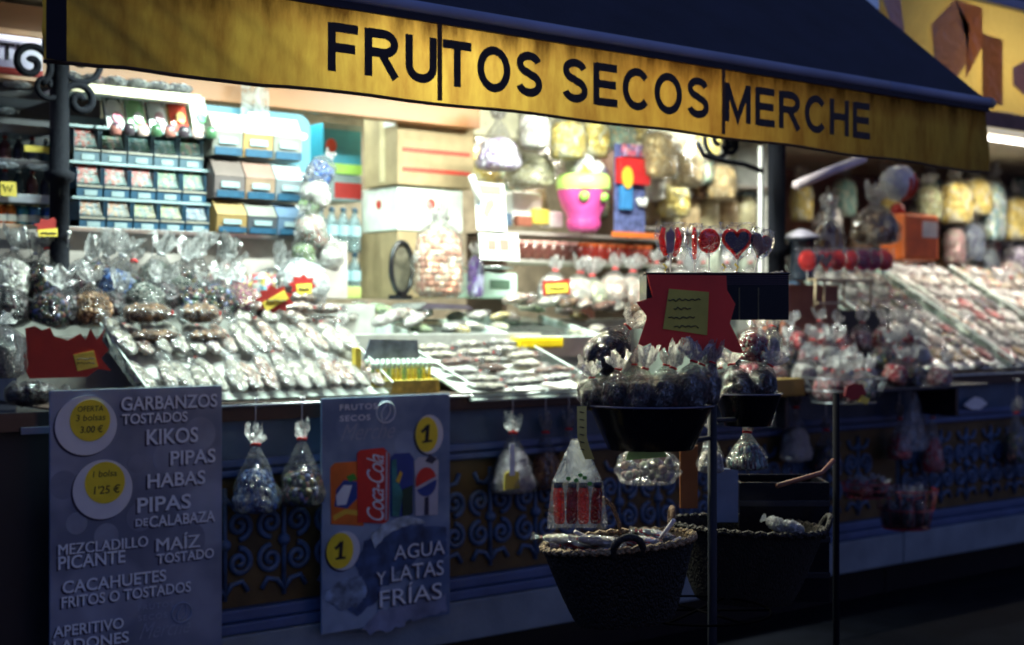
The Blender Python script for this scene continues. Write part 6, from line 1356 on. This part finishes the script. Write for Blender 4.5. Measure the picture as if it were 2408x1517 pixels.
for i, (px, py, ln, w_, rz, rx_) in enumerate([(1400, 1282, 150, .04, 70, 4), (1460, 1290, 160, .045, 95, 2), (1510, 1292, 140, .04, 60, 6), (1560, 1285, 120, .045, 110, 8), (1440, 1276, 130, .035, 130, 10), (1590, 1270, 110, .04, 80, 10)]):
    packet('%s white twisted packet in the big palm basket, counted from its near end' % ORD[i], sp(px, py + 14, 4.0 + .03 * (i % 3 - 1)), w_, ln * U, [mat('bright_white_paper', (.88, .87, .88), .6), cells('white_red', [(.86, .84, .86), (.86, .84, .86), (.7, .05, .05)], 6)][i % 2], rot=(R(rx_), 0, R(rz) - YAW), group='white packets in the big palm basket', fm=HFILM)
for i, (a, b) in enumerate([((1352, 1250), (1420, 1282)), ((1585, 1222), (1550, 1270)), ((1370, 1262), (1440, 1290)), ((1600, 1265), (1555, 1290))]):
    o = obj('paper_stick', tube([sp(*a, 3.97), sp(*b, 4.02)], .006, 8), mat('paper_stick_white', (.7, .66, .68), .5)); tag(o, '%s pale paper stick poking out of the big palm basket' % ORD[i], 'stick', 'paper sticks in the palm basket')
for i, (px, py) in enumerate([(1848, 1262), (1885, 1268)]):
    packet('%s crumpled white packet at the far edge of the black basket' % ['nearer', 'farther'][i], sp(px, py, 4.45), .05, .09, WHITC, rot=(R(20), 0, R(60 + i * 30) - YAW), group='white packets in the black basket', fm=FROST, tie=False)
# ring tier under the baskets
rz_ = .72
lp = Matrix.Rotation(YAW, 4, 'Z') @ (sp(1640, 1400, 4.3) - base); lp.z = rz_
MATTE = mat('matte_black', (.003, .003, .004), 1, spec=0)
for r_ in (.22,): obj('tier_ring', tube([(r_ * math.cos(a), r_ * math.sin(a), 0) for a in [2 * math.pi * k / 60 for k in range(60)]], .004, 6, closed=True), MATTE, st, lp)
for k in range(6): obj('tier_spoke', tube([(0, 0, 0), (.22 * math.cos(k * 1.047), .22 * math.sin(k * 1.047), 0)], .004, 6), MATTE, st, lp)
# the second slim pole with its own hook
p = sp(1966, 750, 5.0); p.z = 0
t = thing('slim_pole', 'slim dark upright pole beyond the black basket, reaching down to the pavement', 'pole', p)
obj('pole', tube([(0, 0, 0), (0, 0, 1.34)], .012, 12), mat('near_black_pole', (.004, .005, .010), .8, spec=.1), t); obj('foot_plate', lathe([(.15, 0), (.15, .01), (.02, .02)], 24), BLACK, t)
o = obj('wooden_rod', tube([sp(1828, 1142, 4.5), sp(1932, 1112, 4.6), sp(1960, 1082, 4.65)], .008, 8), mat('reddish_wood_rod', (.2, .08, .05), .5)); tag(o, 'thin reddish wooden rod bent over the black basket', 'rod')
blk = thing('black_crate', 'tall black crate in the shadow behind the black basket', 'crate', sp(1845, 1120, 4.75) - Vector((0, 0, .42)), (0, 0, -YAW))
bm = bmesh.new(); box(-.15, .15, 0, .01, 0, .40, .002, bm); box(-.15, .15, .25, .26, 0, .40, .002, bm); box(-.15, -.14, .01, .25, 0, .40, .002, bm); box(.14, .15, .01, .25, 0, .40, .002, bm); box(-.14, .14, .01, .25, 0, .01, .001, bm)
obj('shell', from_bm('crate', bm), DKP, blk)
for k in range(3): obj('slat_ridge', box(-.152, .152, -.006, -.001, .08 + k * .12, .10 + k * .12, .001), BLACK, blk)
